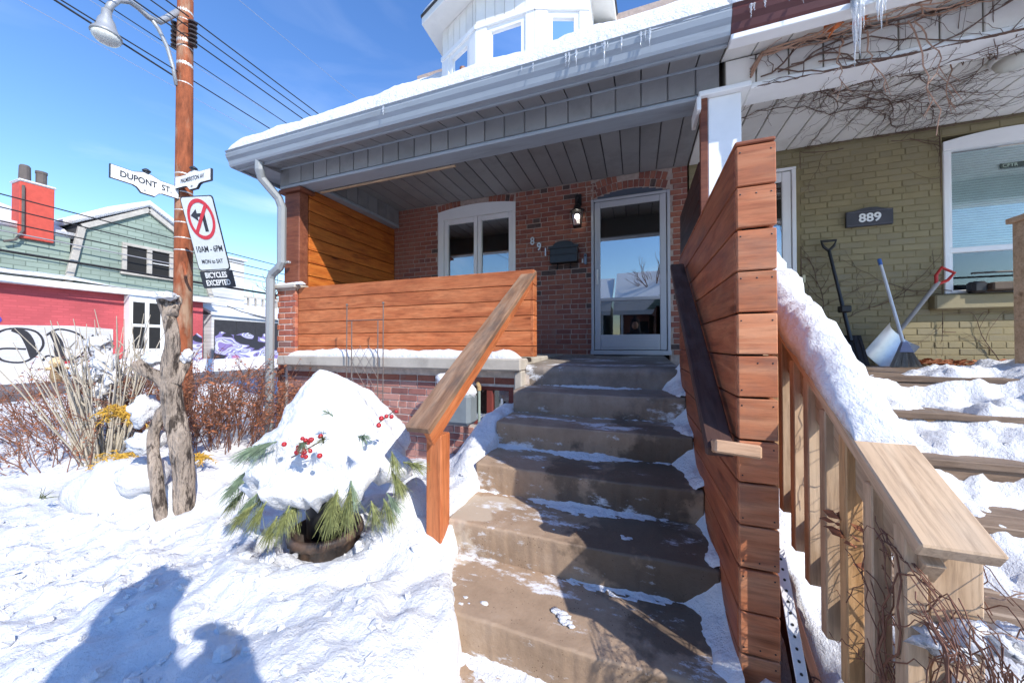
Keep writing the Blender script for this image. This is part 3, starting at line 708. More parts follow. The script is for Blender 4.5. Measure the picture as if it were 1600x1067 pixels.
MB().cbox(-3.95, -3.70, 3.22, WY-.035, 1.95, 1.995, .008).build('side_trim', grey_gut, sb)
# left end soffit return
MB().add([(EX0+.03,GY+.15,2.1),(-4.10,GY+.15,2.1),(-4.10,WY,2.165),(EX0+.03,WY,2.165),(EX0+.03,GY+.15,2.2),(-4.1,GY+.15,2.2),(-4.1,WY,2.21),(EX0+.03,WY,2.21)],[(0,3,2,1),(4,5,6,7),(0,1,5,4),(1,2,6,5),(2,3,7,6),(3,0,4,7)]).build('side_soffit', grey_alu, house)
MB().cbox(EX0, EX0+.03, GY+.06, 5.6, 2.08, 2.25, .003).build('side_fascia', grey_gut, house)
def roof_z(y): return 2.235+.42*(y-GY)
rf = MB().add([(EX0,GY+.03,2.23),(EX1,GY+.03,2.23),(EX1,5.6,roof_z(5.6)),(EX0+.3,5.6,roof_z(5.6)),(EX0,GY+.03,2.255),(EX1,GY+.03,2.255),(EX1,5.6,roof_z(5.6)+.05),(EX0+.3,5.6,roof_z(5.6)+.05)],[(0,3,2,1),(4,5,6,7),(0,1,5,4),(1,2,6,5),(2,3,7,6),(3,0,4,7)])
shingle = mat('dark_shingle', (.05,.05,.052), .9, .2, 10, bmp=.4)
rf.build('porch_roof', shingle, house)
MB().add([(-4.35,5.3,4.62),(5.2,5.3,4.62),(5.2,9.2,7.4),(-4.35,9.2,7.4),(-4.35,5.3,4.72),(5.2,5.3,4.72),(5.2,9.2,7.5),(-4.35,9.2,7.5)],[(0,3,2,1),(4,5,6,7),(0,1,5,4),(1,2,6,5),(2,3,7,6),(3,0,4,7)]).build('main_roof', shingle, house)
MB().box(-4.1, 5.1, 5.35, 5.6, 3.2, 4.72).build('upper_wall', white_alu, house)
# bay dormer
bay = MB()
B = [(-2.93,4.83),(-2.18,4.5),(-1.29,4.5),(-.60,4.76),(-.60,5.4)]
def facet(mb, p, q, z0, z1, t=.08):
    d = (Vector((*q,0))-Vector((*p,0))).normalized(); nrm = Vector((-d.y, d.x, 0))*-1
    M = Matrix.Translation((*p,0)); a = Vector((*p,0)); b = Vector((*q,0)); c = nrm*-t
    mb.add([a+Vector((0,0,z0)),b+Vector((0,0,z0)),b+c+Vector((0,0,z0)),a+c+Vector((0,0,z0)),a+Vector((0,0,z1)),b+Vector((0,0,z1)),b+c+Vector((0,0,z1)),a+c+Vector((0,0,z1))],[(0,3,2,1),(4,5,6,7),(0,1,5,4),(1,2,6,5),(2,3,7,6),(3,0,4,7)])
bayo = None
core = MB()
HZ = 4.62
for p, q in zip(B[:3], B[1:4]):
    facet(core, p, q, HZ, 5.07, .05)
bayo = core.build('bay_dormer', white_alu, house)
apron = MB()
for p, q in zip(B[:3], B[1:4]): facet(apron, p, q, 2.9, 3.55, .05)
apron.build('apron_wall', white_alu, bayo)
for p, q in (((-2.93,5.4),B[0]), (B[3],B[4])):
    ck = MB(); facet(ck, p, q, 2.9, 5.06, .05); ck.build('cheek_wall', white_alu, bayo)
for p, q in zip(B[:3], B[1:4]):
    P_, Q_ = Vector((*p,0)), Vector((*q,0)); L = (Q_-P_).length; d = (Q_-P_).normalized(); nrm = Vector((d.y,-d.x,0))
    def pt(u, off, z): return P_+d*u+nrm*off+Vector((0,0,z))
    def slab(u0, u1, o0, o1, z0, z1):
        c = [pt(u0,o0,z0),pt(u1,o0,z0),pt(u1,o1,z0),pt(u0,o1,z0),pt(u0,o0,z1),pt(u1,o0,z1),pt(u1,o1,z1),pt(u0,o1,z1)]
        return MB().add(c, [(0,3,2,1),(4,5,6,7),(0,1,5,4),(1,2,6,5),(2,3,7,6),(3,0,4,7)])
    slab(0, .17, -.06, .02, 3.3, HZ).build('corner_post', white_paint, bayo)
    slab(L-.13, L, -.06, .02, 3.3, HZ).build('corner_post', white_paint, bayo)
    slab(-.01, L+.01, -.05, .035, HZ-.05, HZ+.015).build('head_trim', white_paint, bayo)
    wfm = MB()
    for u0, u1, za, zb in ((.17,.24,3.4,HZ-.05),(L-.20,L-.13,3.4,HZ-.05),(.24,L-.2,HZ-.13,HZ-.05)):
        w = slab(u0, u1, -.04, .0, za, zb); wfm.add(w.v, w.f)
    wo_ = wfm.build('window', white_vinyl, bayo)
    slab(.23, L-.19, -.035, -.03, 3.4, HZ-.12).build('pane', glass_dorm, wo_)
    slab(.23, L-.19, -.12, -.11, 3.4, HZ-.1).build('blind', mat('blind', (.62,.64,.64), .8, .1, bmp=0), wo_)
    u = .0
    while u < L-.05:
        slab(u+.004, min(u+.146, L), .001, .012, HZ+.016, 5.055).build('panel', white_alu, bayo); u += .15
# dormer roof with overhang
O = [(-3.20,5.6),(-3.17,4.59),(-2.30,4.24),(-1.2,4.22),(-.34,4.50),(-.28,5.6)]
dr = MB(); n = len(O); ctr = (-1.75, 5.6)
def ov(z, k=1): return [(lerp(ctr[0],x,k), lerp(ctr[1],y,k), z) for x, y in O]
dr.add(ov(5.06)+ov(5.19)+[(ctr[0],ctr[1],6.2)], [tuple(reversed(range(n)))]+[(i,(i+1)%n,n+(i+1)%n,n+i) for i in range(n)]+[(n+i,n+(i+1)%n,2*n) for i in range(n)])
dr.build('dormer_roof', white_alu, bayo)
de = MB()
for i in range(n-1):
    a, b = Vector((*O[i],5.19)), Vector((*O[i+1],5.19)); de.tube([a,b], .025, 5)
de.build('drip_edge', shingle, bayo)
# side panel and porch railing, posts
side = thing('side_screen', (-3.84, 3.9, -.1), 'orange stained wooden privacy screen at the left end of the porch', 'screen')
z = -.10
while z < 1.93:
    h = min(.158, 1.95-z); plank('plank', cedar_in, side, (-3.83, 3.96, z+h/2), 1.6, h-.006, .03, RZ90); z += .161
bbox('backing', room_dark, side, -3.90, -3.848, 3.16, 4.75, -.1, 1.94)
MB().cbox(-3.85, -3.81, 4.762, 4.765, -.1, 1.9, .001).build('edge_trim', post_brown, side)
post = thing('porch_post', (-3.95, 3.15, .74), 'brown wooden corner post standing on the brick pillar', 'post')
bbox('shaft', post_brown, post, -4.07, -3.82, 3.03, 3.155, .737, 1.86, .008)
bbox('capital', post_brown, post, -4.13, -3.76, 2.99, 3.20, 1.86, 1.905, .008)
rail = thing('porch_railing', (-2.4, 3.06, -.1), 'orange stained plank railing along the porch edge', 'railing')
z = .705
for i in range(6):
    h = .142 if i < 5 else .10
    plank('plank', cedar, rail, (-2.385, 3.065, z-h/2), 2.93, h-.006, .03)
    plank('plank', cedar, rail, (-.905, 3.105, z-h/2), .11, h-.006, .03, RZ90)
    z -= h
bbox('backing', cedar_dark, rail, -3.84, -.925, 3.084, 3.15, -.10, .69)
hr = thing('handrail', (-.96, 1.5, -1.2), 'worn wooden handrail on a single square post left of the stairs', 'handrail')
p, q = Vector((-.965,1.37,-.395)), Vector((-.95,3.13,.69))
L = (q-p).length
plank('top_board', rail_top, hr, (p+q)/2, L, .042, .135, frame_between(p, q), .007)
p2, q2 = p+Vector((.03,.03,-.065)), q+Vector((.03,-.03,-.065))
plank('side_board', cedar, hr, (p2+q2)/2, L-.1, .085, .035, frame_between(p2, q2), .004)
plank('post', cedar, hr, (-.985, 1.585, -.86), .80, .09, .09, RY90, .005)
MB().cbox(-1.03, -.94, 1.53, 1.64, -1.36, -1.18, .005).build('post_anchor', steel, hr)
# stair-side wooden wall with pier
pan = thing('stair_screen', (.38, 2.2, -1.2), 'tall reddish plank wall along the right of the stairs ending in a square pier', 'screen')
PXa, PXb, PYa, PYb = .318, .430, 1.352, 3.02
bbox('core', room_dark, pan, PXa+.03, PXb-.03, PYa+.03, PYb, -1.25, .66)
z = .675; i = 0
while z > -1.15:
    h = .1415
    plank('plank', cedar_worn, pan, (PXa+.012, (PYa+.024+PYb)/2, z-h/2), PYb-PYa-.024, h-.005, .024, RZ90)
    dz = rnd.uniform(-.002,.002); tilt = Matrix.Rotation(rnd.uniform(-.008,.008), 4, 'Y')
    plank('pier_board', cedar_face, pan, ((PXa+PXb)/2+.002, PYa+.010, z-h/2+dz), PXb-PXa, h-.007, .022, tilt)
    plank('plank', cedar_worn, pan, (PXb-.008, (PYa+.024+PYb)/2, z-h/2), PYb-PYa-.03, h-.005, .02, RZ90)
    for sx in (.012, .100, .058):
        if sx != .058 or i % 2: MB().blob((PXa+sx, PYa-.0015, z-h*rnd.choice((.18,.82))), .0028, 4, (1,.5,1)).build('nail', black, pan)
    z -= h; i += 1
bbox('cap_board', cedar_worn, pan, PXa-.002, PXb+.002, PYa, PYb, .676, .69, .004)
rh = thing('dark_handrail', (.26, 1.4, -.4), 'dark brown handrail on the stair side wall with a pale return block', 'handrail')
p, q = Vector((.262,1.33,-.36)), Vector((.262,2.62,.545))
plank('rail', wood_mat('dark_rail', (.095,.05,.038),(.075,.036,.028),(.04,.02,.016), dirty=.5, edge=(.14,.13,.13)), rh, (p+q)/2, (q-p).length, .04, .085, frame_between(p,q), .006)
for t in (.2,.75): 
    c = p.lerp(q,t); MB().tube([c, c+Vector((.03,0,-.05)), c+Vector((.06,0,-.05))], .008, 6).build('bracket', black, rh)
plank('return_block', wood_mat('pale_block', (.58,.38,.24),(.52,.31,.18),(.40,.22,.12), dirty=.2), rh, (.300,1.318,-.338), .13, .042, .09, Matrix.Rotation(R(4),4,'Y') @ Matrix.Rotation(R(-14),4,'X'), .006)
# divider between the two porches
dv = thing('porch_divider', (.47, 3.7, -.1), 'dark weathered wooden divider between the two porches', 'screen')
z = -.1
while z < 1.44:
    plank('plank', cedar_dark, dv, (.475, 3.64, z+.077), 1.22, .15, .03, RZ90); z += .154
bbox('frame_post', post_brown, dv, .468, .52, 2.99, 3.035, -.1, 1.93)
wpst = thing('white_post', (.63, 3.1, -.2), 'white boxed porch post with a trim cap between the two porches', 'post')
bbox('shaft', white_paint, wpst, .522, .745, 3.0, 3.2, -.3, 1.905, .006)
bbox('brown_side', post_brown, wpst, .500, .521, 3.036, 3.2, -.3, 1.905, .004)
MB().cbox(.455, .80, 2.95, 3.22, 1.906, 1.945, .006).cbox(.44, .47, 2.95, 3.22, 1.80, 1.905, .004).build('cap', white_paint, wpst)
# downspout
ds = thing('downspout', (-4.15, 2.9, -1.1), 'grey downspout bending from the gutter down past the brick pillar', 'downspout')
pts = [(-4.03,2.70,2.10),(-4.03,2.70,2.0),(-4.05,2.74,1.92),(-3.98,2.89,1.74),(-3.965,2.92,1.64),(-3.965,2.92,.98),(-4.0,2.92,.93),(-4.12,2.92,.86),(-4.15,2.92,.80),(-4.15,2.92,-1.05)]
MB().tube(pts, [.047]*len(pts), 8).build('pipe', grey_spout, ds)
MB().cbox(-4.06,-3.90,2.955,2.99,.985,1.01,.003).build('strap', alu, ds)

# ------------------------------------------------------------------ the neighbouring house (889)
nb = thing('painted_house', (2.4, WY, -1.2), 'olive painted brick house with a vine covered white porch roof', 'house')
NX0, NX1 = .62, 5.0
ndoor = (.80, 1.70, -.2, 1.995); nwin = (2.93, 3.98, .52, 2.02)
nw = MB()
nw.box(NX0, ndoor[0], yb0, yb1, -1.3, 2.3); nw.box(ndoor[1], nwin[0], yb0, yb1, -1.3, 2.3); nw.box(nwin[1], NX1, yb0, yb1, -1.3, 2.3)
nw.box(ndoor[0], ndoor[1], yb0, yb1, ndoor[3], 2.3); nw.box(nwin[0], nwin[1], yb0, yb1, -1.3, nwin[2]); nw.box(nwin[0], nwin[1], yb0, yb1, nwin[3]+.1, 2.3)
nwall = nw.build('front_wall', olive_joint, nb)
lay_bricks(nwall, olive, NX0, NX1, -.23, 2.25, WY+.0105, [lambda z: (ndoor[0]-.05, ndoor[1]+.05) if z < ndoor[3]+.02 else None, lambda z: (nwin[0]-.01, nwin[1]+.01) if nwin[2] < z < nwin[3]+.1 else None], 300, lambda x, z: 1.66 < x < 3.7, seed=31, gap=.006, pitch=.0675, jit=.003)
nwin_o = MB()
x0, x1, z0, z1 = nwin[0], nwin[1], nwin[2], nwin[3]
pts = [(x0, z1-.05)]+[(lerp(x0,x1,i/10), z1+.04+.06*(1-(2*i/10-1)**2)) for i in range(11)]+[(x1, z1-.05)]
nwin_o.prism(pts, Matrix(((1,0,0,0),(0,0,-1,WY+.05),(0,1,0,0),(0,0,0,1))), .075)
nwin_o.cbox(x0, x0+.045, WY-.02, WY+.08, z0, z1-.05, .006).cbox(x1-.045, x1, WY-.02, WY+.08, z0, z1-.05, .006).cbox(x0+.045, x1-.045, WY-.015, WY+.08, z0, z0+.035, .006)
nwin_o.cbox(x0+.045, x1-.045, WY-.01, WY+.05, .93, .985, .006).cbox(x0+.045, x0+.075, WY, WY+.05, z0+.035, z1-.05, .005)
nwo = nwin_o.build('window', white_vinyl, nb)
MB().box(x0+.07, x1-.05, WY+.03, WY+.036, .98, z1-.05).build('pane', glass_mat('neighbour_glass', .02, (.95,.98,.98)), nwo)
MB().box(x0+.07, x1-.05, WY+.005, WY+.011, z0+.03, .935).build('pane', bpy.data.materials['neighbour_glass'], nwo)
bl = MB(); bl_mat = mat('green_blind', (.76,.88,.84), .6, .08, bmp=0)
zz = .99
while zz < z1-.06: bl.cbox(x0+.075, x1-.05, WY+.05, WY+.062, zz, zz+.021, .002); zz += .025
bl.build('blind', bl_mat, nwo)
MB().box(x0, x1, WY+.2, WY+.21, z0, z1).build('room_wall', room_dark, nwo)
MB().cbox(2.81, 4.1, WY-.10, WY-.001, .36, .505, .012).build('sill', olive, nb)
# its front door
dd = MB(); x0, x1, z0, z1 = ndoor
dd.cbox(x1-.04, x1, WY-.04, WY+.05, z0, z1, .004).cbox(x0, x0+.04, WY-.04, WY+.05, z0, z1, .004).cbox(x0, x1, WY-.045, WY+.05, z1, z1+.03, .004)
ndo = dd.build('storm_door', white_vinyl, nb)
MB().cbox(x0+.045, x0+.13, WY-.03, WY, z0+.02, z1-.01, .005).cbox(x1-.13, x1-.045, WY-.03, WY, z0+.02, z1-.01, .005).cbox(x0+.131, x1-.131, WY-.028, WY, z1-.12, z1-.01, .005).cbox(x0+.131, x1-.131, WY-.028, WY, .86, .90, .005).cbox(x0+.131, x1-.131, WY-.028, WY, z0+.02, z0+.2, .005).build('leaf', white_vinyl, ndo)
MB().box(x0+.12, x1-.12, WY-.015, WY-.011, .89, z1-.11).build('pane', glass, ndo)
MB().box(x0+.12, x1-.12, WY-.015, WY-.011, z0+.19, .87).build('pane', glass, ndo)
MB().box(x0, x1, WY+.07, WY+.09, z0, z1).build('inner_door', mat('brown_door', (.16,.06,.04), .5, .1), ndo)
MB().cbox(x1-.10, x1-.075, WY-.06, WY-.03, .60, .78, .006).build('handle', black_plastic, ndo)
MB().cbox(1.745, 1.775, WY-.05, WY-.023, .70, .79, .004).build('bell_push', mat('yellowed_plastic', (.6,.55,.35), .5), nb)
# house number plaque
pq = thing('number_plaque', (2.33, WY-.03, 1.3), 'dark slate number plaque reading 889 on the olive wall', 'plaque')
pl = [(2.14,1.275),(2.525,1.275),(2.525,1.44)]+[(2.335-.10*math.cos(R(a)), 1.44+.022*math.sin(R(a))) for a in range(180,-1,-20)][0:0]+[(2.46,1.445),(2.40,1.465),(2.335,1.472),(2.27,1.465),(2.21,1.445),(2.14,1.44)]
MB().prism(pl, Matrix(((1,0,0,0),(0,0,-1,WY-.023),(0,1,0,0),(0,0,0,1))), .025).build('plate', mat('slate', (.055,.055,.065), .6, .15), pq)
MB().cbox(2.15, 2.515, WY-.052, WY-.0485, 1.425, 1.433, .001).cbox(2.15, 2.515, WY-.052, WY-.0485, 1.285, 1.293, .001).build('plate_rim', mat('slate_rim', (.10,.10,.115), .6), pq)
text('digits', '889', .125, Matrix.Translation((2.335, WY-.050, 1.358)) @ FRONT, white_paint, pq, .003, 1.0, bold=.003)
# roof edge
gutter('gutter', brown_gut, nb, EX1+.002, NX1)
MB().cbox(EX1+.002, NX1, GY+.123, GY+.15, 2.07, 2.25, .003).build('fascia', white_alu, nb)
MB().cbox(EX1+.002, NX1, GY+.05, GY+.14, 2.045, 2.083, .004).build('fascia_board', white_paint, nb)
nbeam = MB().box(.64, NX1, 3.012, 3.2, 1.93, 2.24).build('beam', white_groove, nb)
nsof = MB().box(EX1+.002, NX1, GY+.15, 3.01, 2.185, 2.22).build('soffit', white_groove, nb)
nceil = MB().box(.62, NX1, 3.2, WY-.03, 2.252, 2.29).build('ceiling', white_groove, nb)
x = .61
while x < NX1-.1:
    xa, xb = x+.005, min(x+.195, NX1)
    MB().add([(xa,GY+.155,2.10),(xb,GY+.155,2.10),(xb,3.008,2.165),(xa,3.008,2.165),(xa,GY+.155,2.125),(xb,GY+.155,2.125),(xb,3.008,2.185),(xa,3.008,2.185)],[(0,3,2,1),(4,5,6,7),(0,1,5,4),(1,2,6,5),(2,3,7,6),(3,0,4,7)]).build('panel', white_alu, nsof)
    MB().cbox(xa+.03, xb+.03, 2.998, 3.012, 1.95, 2.155, .004).build('panel', white_alu, nbeam)
    MB().cbox(xa, xb, 3.205, WY-.035, 2.226, 2.252, .006).build('panel', white_alu, nceil)
    x += .2
MB().cbox(.80, NX1, 2.985, 3.202, 1.905, 1.948, .01).build('beam_trim', white_paint, nbeam)
nlamp = thing('ceiling_light', (2.55, 3.9, 2.2), 'round white flush light on the neighbouring porch ceiling', 'ceiling light')
MB().lathe([(.12,0),(.13,-.02),(.12,-.045)], (2.72,3.75,2.225), 20).build('rim', white_paint, nlamp, True)
MB().lathe([(.11,0),(.095,-.04),(.05,-.06),(.01,-.065)], (2.72,3.75,2.18), 20).build('shade', mat('milk_glass', (.62,.62,.55), .3, .05, bmp=0), nlamp, True)
nroof = MB().add([(EX1,GY+.03,2.23),(NX1,GY+.03,2.23),(NX1,5.6,roof_z(5.6)),(EX1,5.6,roof_z(5.6)),(EX1,GY+.03,2.255),(NX1,GY+.03,2.255),(NX1,5.6,roof_z(5.6)+.05),(EX1,5.6,roof_z(5.6)+.05)],[(0,3,2,1),(4,5,6,7),(0,1,5,4),(1,2,6,5),(2,3,7,6),(3,0,4,7)])
nroof.build('porch_roof', shingle, nb)
# its wooden porch and steps
nst = thing('wooden_steps', (1.5, 2.0, -1.3), 'weathered wooden steps of the neighbouring porch heaped with snow', 'stairs')
MB().box(.76, 4.9, 3.1, WY-.02, -.6, -.25).build('porch_core', room_dark, nst)
yy = 3.04
while yy < WY-.1: plank('floor_board', old_tread, nst, (2.8, yy+.07, -.222), 4.1, .134, .035, RX90); yy += .142
plank('riser', old_tread, nst, (1.72, 3.07, -.335), 1.95, .18, .03)
NT, NR = .325, .185
for k in range(1, 7):
    yn = 3.04-NT*k; zt = -.205-NR*k
    for j in range(2): plank('tread', old_tread, nst, (1.72, yn+.07+.148*j, zt-.02), 1.96, .14, .038, RX90, .006)
    plank('riser', pine_gold if k % 2 else old_tread, nst, (1.72, yn+.03, zt-.04-.07), 1.93, .14, .025)
MB().add([(.73,3.04,-.42),(.73,.75,-1.72),(.73,.75,-1.9),(.73,3.04,-.75),(.765,3.04,-.42),(.765,.75,-1.72),(.765,.75,-1.9),(.765,3.04,-.75)],[(0,1,2,3),(7,6,5,4),(0,4,5,1),(1,5,6,2),(2,6,7,3),(3,7,4,0)]).build('stringer', old_tread, nst)
MB().add([(2.68,3.04,-.42),(2.68,.75,-1.72),(2.68,.75,-1.9),(2.68,3.04,-.75),(2.715,3.04,-.42),(2.715,.75,-1.72),(2.715,.75,-1.9),(2.715,3.04,-.75)],[(0,1,2,3),(7,6,5,4),(0,4,5,1),(1,5,6,2),(2,6,7,3),(3,7,4,0)]).build('stringer', old_tread, nst)
def nstep_z(y):
    if y > 3.04: return -.205
    return -.205-NR*(int((3.04-y)/NT)+1)
def nsnow(x, y):
    s = nstep_z(y); rp = -.205-NR*(max(0, 3.04-y)/NT+.35)
    f = ((3.04-y)/NT) % 1 if y < 3.04 else 0
    h = lerp(s, max(s, rp), .75)
    cover = smooth(1.5, 2.4, x)*.10+.012-.085*smooth(.5,.98,f)*(1 if y < 3.04 else 0)*smooth(2.1,1.2,x)
    return (x, y, h+cover*.9+.10*fbm(x, y, 4, 3.2, 5)+.03*fbm(x, y, 8, 11, 4)-.03-.10*smooth(3.1,3.8,y)-.22*smooth(.86,.77,x)*(1 if y < 2.9 else .1))
sn = MB().grid(axis([(.79,2.66,.022)]), axis([(.75,3.9,.022)]), nsnow)
sn.grid([2.66,3.2,4.5], axis([(3.0,4.74,.1)]), lambda x, y: (x, y, -.18-.03*smooth(3.6,4.6,y)))
tag(sn.build('step_snow', snow, None, True), 'lumpy trodden snow over the neighbouring wooden steps', 'snow', kind='stuff')
# railing beside those steps
nr = thing('step_railing', (.60, 1.9, -1.2), 'unpainted pine stair railing with square balusters beside the plank wall', 'railing')
p, q = Vector((.605,.955,-.42)), Vector((.605,3.0,.90))
plank('top_board', pine_wood, nr, (p+q)/2, (q-p).length, .036, .128, frame_between(p, q), .004)
sl = (q-p).normalized(); sz = (q.z-p.z)/(q.y-p.y)
p2, q2 = p+Vector((-.02,.05,-.075)), q+Vector((-.02,0,-.075))
plank('upper_rail', pine_wood, nr, (p2+q2)/2, (q2-p2).length, .085, .036, frame_between(p2, q2), .003)
y = 1.02; k = 0
while y < 2.95:
    zt = p.z+(y-p.y)*sz-.03; zl = zt-.68-.04*(k % 2)
    plank('baluster', pine_gold if k % 5 == 2 else pine_wood, nr, (.565, y, (zt+zl)/2), .70, .038, .038, RY90, .003)
    y += .112; k += 1
p3, q3 = Vector((.605,1.0,-1.02)), Vector((.605,3.0,.22))
plank('bottom_rail', old_tread, nr, (p3+q3)/2, (q3-p3).length, .09, .038, frame_between(p3, q3), .004)
plank('end_post', pine_wood, nr, (.635, 1.06, -.92), .95, .09, .09, RY90, .005)
plank('skirt_board', cedar_dark, nr, Vector((.52,1.95,-.78)), 2.2, .20, .03, frame_between((.52,1,-1.40),(.52,3,-.16)), .004)
np_ = thing('neighbour_post', (2.37, 3.2, -.2), 'slim cedar porch post at the edge of the neighbouring steps', 'post')
bbox('shaft', pine_wood, np_, 2.318, 2.41, 3.15, 3.24, -.15, .80, .005)
bbox('cap', pine_wood, np_, 2.30, 2.43, 3.13, 3.26, .80, .835, .005)
bbox('boot', black_plastic, np_, 2.315, 2.415, 3.147, 3.243, -.2, -.149, .003)
# perforated metal bar leaning in the gap
pb = thing('perforated_bar', (.47, 1.4, -1.2), 'white perforated metal angle bar leaning in the gap beside the pier', 'bar')
p, q = Vector((.462,1.235,-1.08)), Vector((.462,1.66,-.36))
fr = frame_between(p, q)
plank('bar', mat('galvanised_white', (.72,.73,.74), .4, .1, metal=.2), pb, (p+q)/2, (q-p).length, .004, .032, fr, .001)
L = (q-p).length
for i in range(28):
    c = p.lerp(q, (i+.5)/28); MB().lathe([(.0042,-.004),(.0042,.004)], (0,0,0), 8).build('hole', black, pb, world=Matrix.Translation(c) @ fr)

# tools and clutter on that porch
sh = thing('snow_shovel', (2.1, 4.5, -.2), 'black plastic snow shovel with a D grip leaning on the olive wall', 'shovel')
p, q = Vector((2.06,4.50,.05)), Vector((1.97,4.70,1.05))
MB().tube([p, p.lerp(q,.45)], .017, 10).tube([p.lerp(q,.45), q], .015, 10).build('shaft', black, sh)
c = p.lerp(q,.33); MB().cbox(c.x-.04,c.x+.05,c.y-.05,c.y+.03,c.z-.035,c.z+.035,.01).build('side_grip', black_plastic, sh)
c = q; MB().tube([(c.x,c.y,c.z-.02),(c.x-.045,c.y,c.z+.03),(c.x-.065,c.y,c.z+.09),(c.x+.065,c.y,c.z+.09),(c.x+.045,c.y,c.z+.03),(c.x,c.y,c.z-.02)], .014, 8).build('grip', black_plastic, sh)
bl_ = MB(); ys = [i/10 for i in range(11)]
bl_.grid([i/8 for i in range(9)], ys, lambda u, v: (1.87+.27*u, 4.36+.14*v-.05*(2*u-1)**2*1+.05, -.195+.30*v))
bl_.grid([i/8 for i in range(9)], ys, lambda u, v: (1.87+.27*(1-u), 4.375+.14*v-.05*(2*u-1)**2+.05, -.195+.30*v))
bl_.build('blade', black_plastic, sh, True)
for i in range(6): MB().tube([(1.89+.046*i,4.385,-.18),(1.89+.046*i,4.50,.08)], .006, 4).build('rib', black_plastic, sh)
br = thing('broom', (2.35, 4.45, -.2), 'white handled corn broom standing against the olive wall', 'broom')
MB().tube([(2.355,4.30,.02),(2.36,4.62,.84)], .013, 10).build('stick', mat('enamel_white', (.72,.74,.76), .35, .05), br)
MB().tube([(2.3595,4.614,.825),(2.3605,4.64,.89)], .016, 10).build('stick_cap', mat('blue_cap', (.05,.14,.42), .4), br)
MB().add([(2.31,4.265,-.06),(2.41,4.265,-.06),(2.41,4.315,-.06),(2.31,4.315,-.06),(2.34,4.28,.035),(2.375,4.28,.035),(2.375,4.31,.035),(2.34,4.31,.035)],[(0,3,2,1),(4,5,6,7),(0,1,5,4),(1,2,6,5),(2,3,7,6),(3,0,4,7)]).build('head', mat('broom_head', (.20,.22,.34), .5), br)
bz = MB()
for i in range(170):
    u = rnd.uniform(-1,1); w = rnd.uniform(-1,1)
    bz.tube([(2.36+.048*u,4.29+.02*w,-.05),(2.36+.105*u+rnd.uniform(-.01,.01),4.28+.035*w,-.20)], .0025, 3, False)
bz.build('bristles', mat('grey_bristle', (.30,.31,.29), .8, .3), br)
s2 = thing('metal_shovel', (2.4, 4.5, -.2), 'grey aluminium scoop shovel with a red D grip leaning on the wall', 'shovel')
p, q = Vector((2.43,4.60,.05)), Vector((2.82,4.66,.63))
MB().tube([p,q], .018, 10).build('shaft', mat('weathered_ash', (.33,.31,.29), .8, .2), s2)
rg = mat('red_plastic', (.50,.03,.025), .4, .1); d = (q-p).normalized(); sd = Vector((.75,0,-.5)).normalized()
MB().tube([q-d*.03,q+d*.05-sd*.05,q+d*.14-sd*.055,q+d*.14+sd*.055,q+d*.05+sd*.05,q-d*.03], .014, 8).build('grip', rg, s2)
sc = MB(); 
def scoop(off): return lambda u, v: tuple(Vector((2.46,4.56+off,.11))+Vector((.14*(2*u-1)*.78,0,-.19*(2*u-1)*.62))*1.0+Vector((-.21*v,-.04*v+.09*abs(2*u-1)**3*-1,-.27*v)))
sc.grid([i/8 for i in range(9)], [i/6 for i in range(7)], scoop(0)); sc.grid([1-i/8 for i in range(9)], [i/6 for i in range(7)], scoop(.006))
sc.build('scoop', alu, s2, True)
bx = thing('sill_tray', (3.3, WY-.1, .5), 'brown crate lying on black rods on the neighbouring window sill', 'tray')
MB().cbox(3.16, 3.72, WY-.19, WY-.02, .525, .60, .01).build('crate', mat('brown_crate', (.10,.075,.055), .8, .3), bx)
MB().cbox(3.05, 3.16, WY-.15, WY-.05, .51, .62, .02).build('end_cap', black_plastic, bx)
MB().tube([(3.05,WY-.13,.70),(3.60,WY-.13,.70)], .01, 6).tube([(3.60,WY-.13,.70),(3.60,WY-.13,.60)], .01, 6).build('rod', black, bx)
ws = thing('window_sticker', (3.42, WY, 1.78), 'dark oval radio station sticker on the neighbouring window', 'sticker')
MB().cbox(3.37, 3.62, WY+.024, WY+.028, 1.735, 1.785, .001).build('backing', mat('sticker', (.05,.07,.06), .5), ws)
text('lettering', 'CFTR', .045, Matrix.Translation((3.435, WY+.0235, 1.76)) @ FRONT, mat('pale_green_ink', (.45,.55,.45), .6, bmp=0), ws, .0005)
lf_ = MB()
for i in range(260):
    c = Vector((rnd.uniform(2.45,3.6), WY-.05-abs(rnd.gauss(0,.14)), -.19+rnd.uniform(0,.05)))
    a = rnd.uniform(0,6.28); l = rnd.uniform(.02,.05); w = l*.5; t = rnd.uniform(-.5,.5)
    u = Vector((math.cos(a),math.sin(a),t)).normalized()*l; v = Vector((-math.sin(a),math.cos(a),rnd.uniform(-.6,.6))).normalized()*w
    lf_.add([c-u,c+v,c+u,c-v+Vector((0,0,.008))], [(0,1,2),(0,2,3)])
for i in range(26):
    c = Vector((rnd.uniform(2.6,3.3), WY-.12-rnd.uniform(0,.15), -.17)); a = rnd.uniform(-.5,.9); l = rnd.uniform(.06,.15)
    lf_.tube([c, c+Vector((math.cos(a)*l,-.03,math.sin(a)*l*.5))], .007, 4)
tag(lf_.build('leaf_litter', leaf_brown), 'dry brown leaves and sticks blown against the olive wall', 'leaves', kind='stuff')

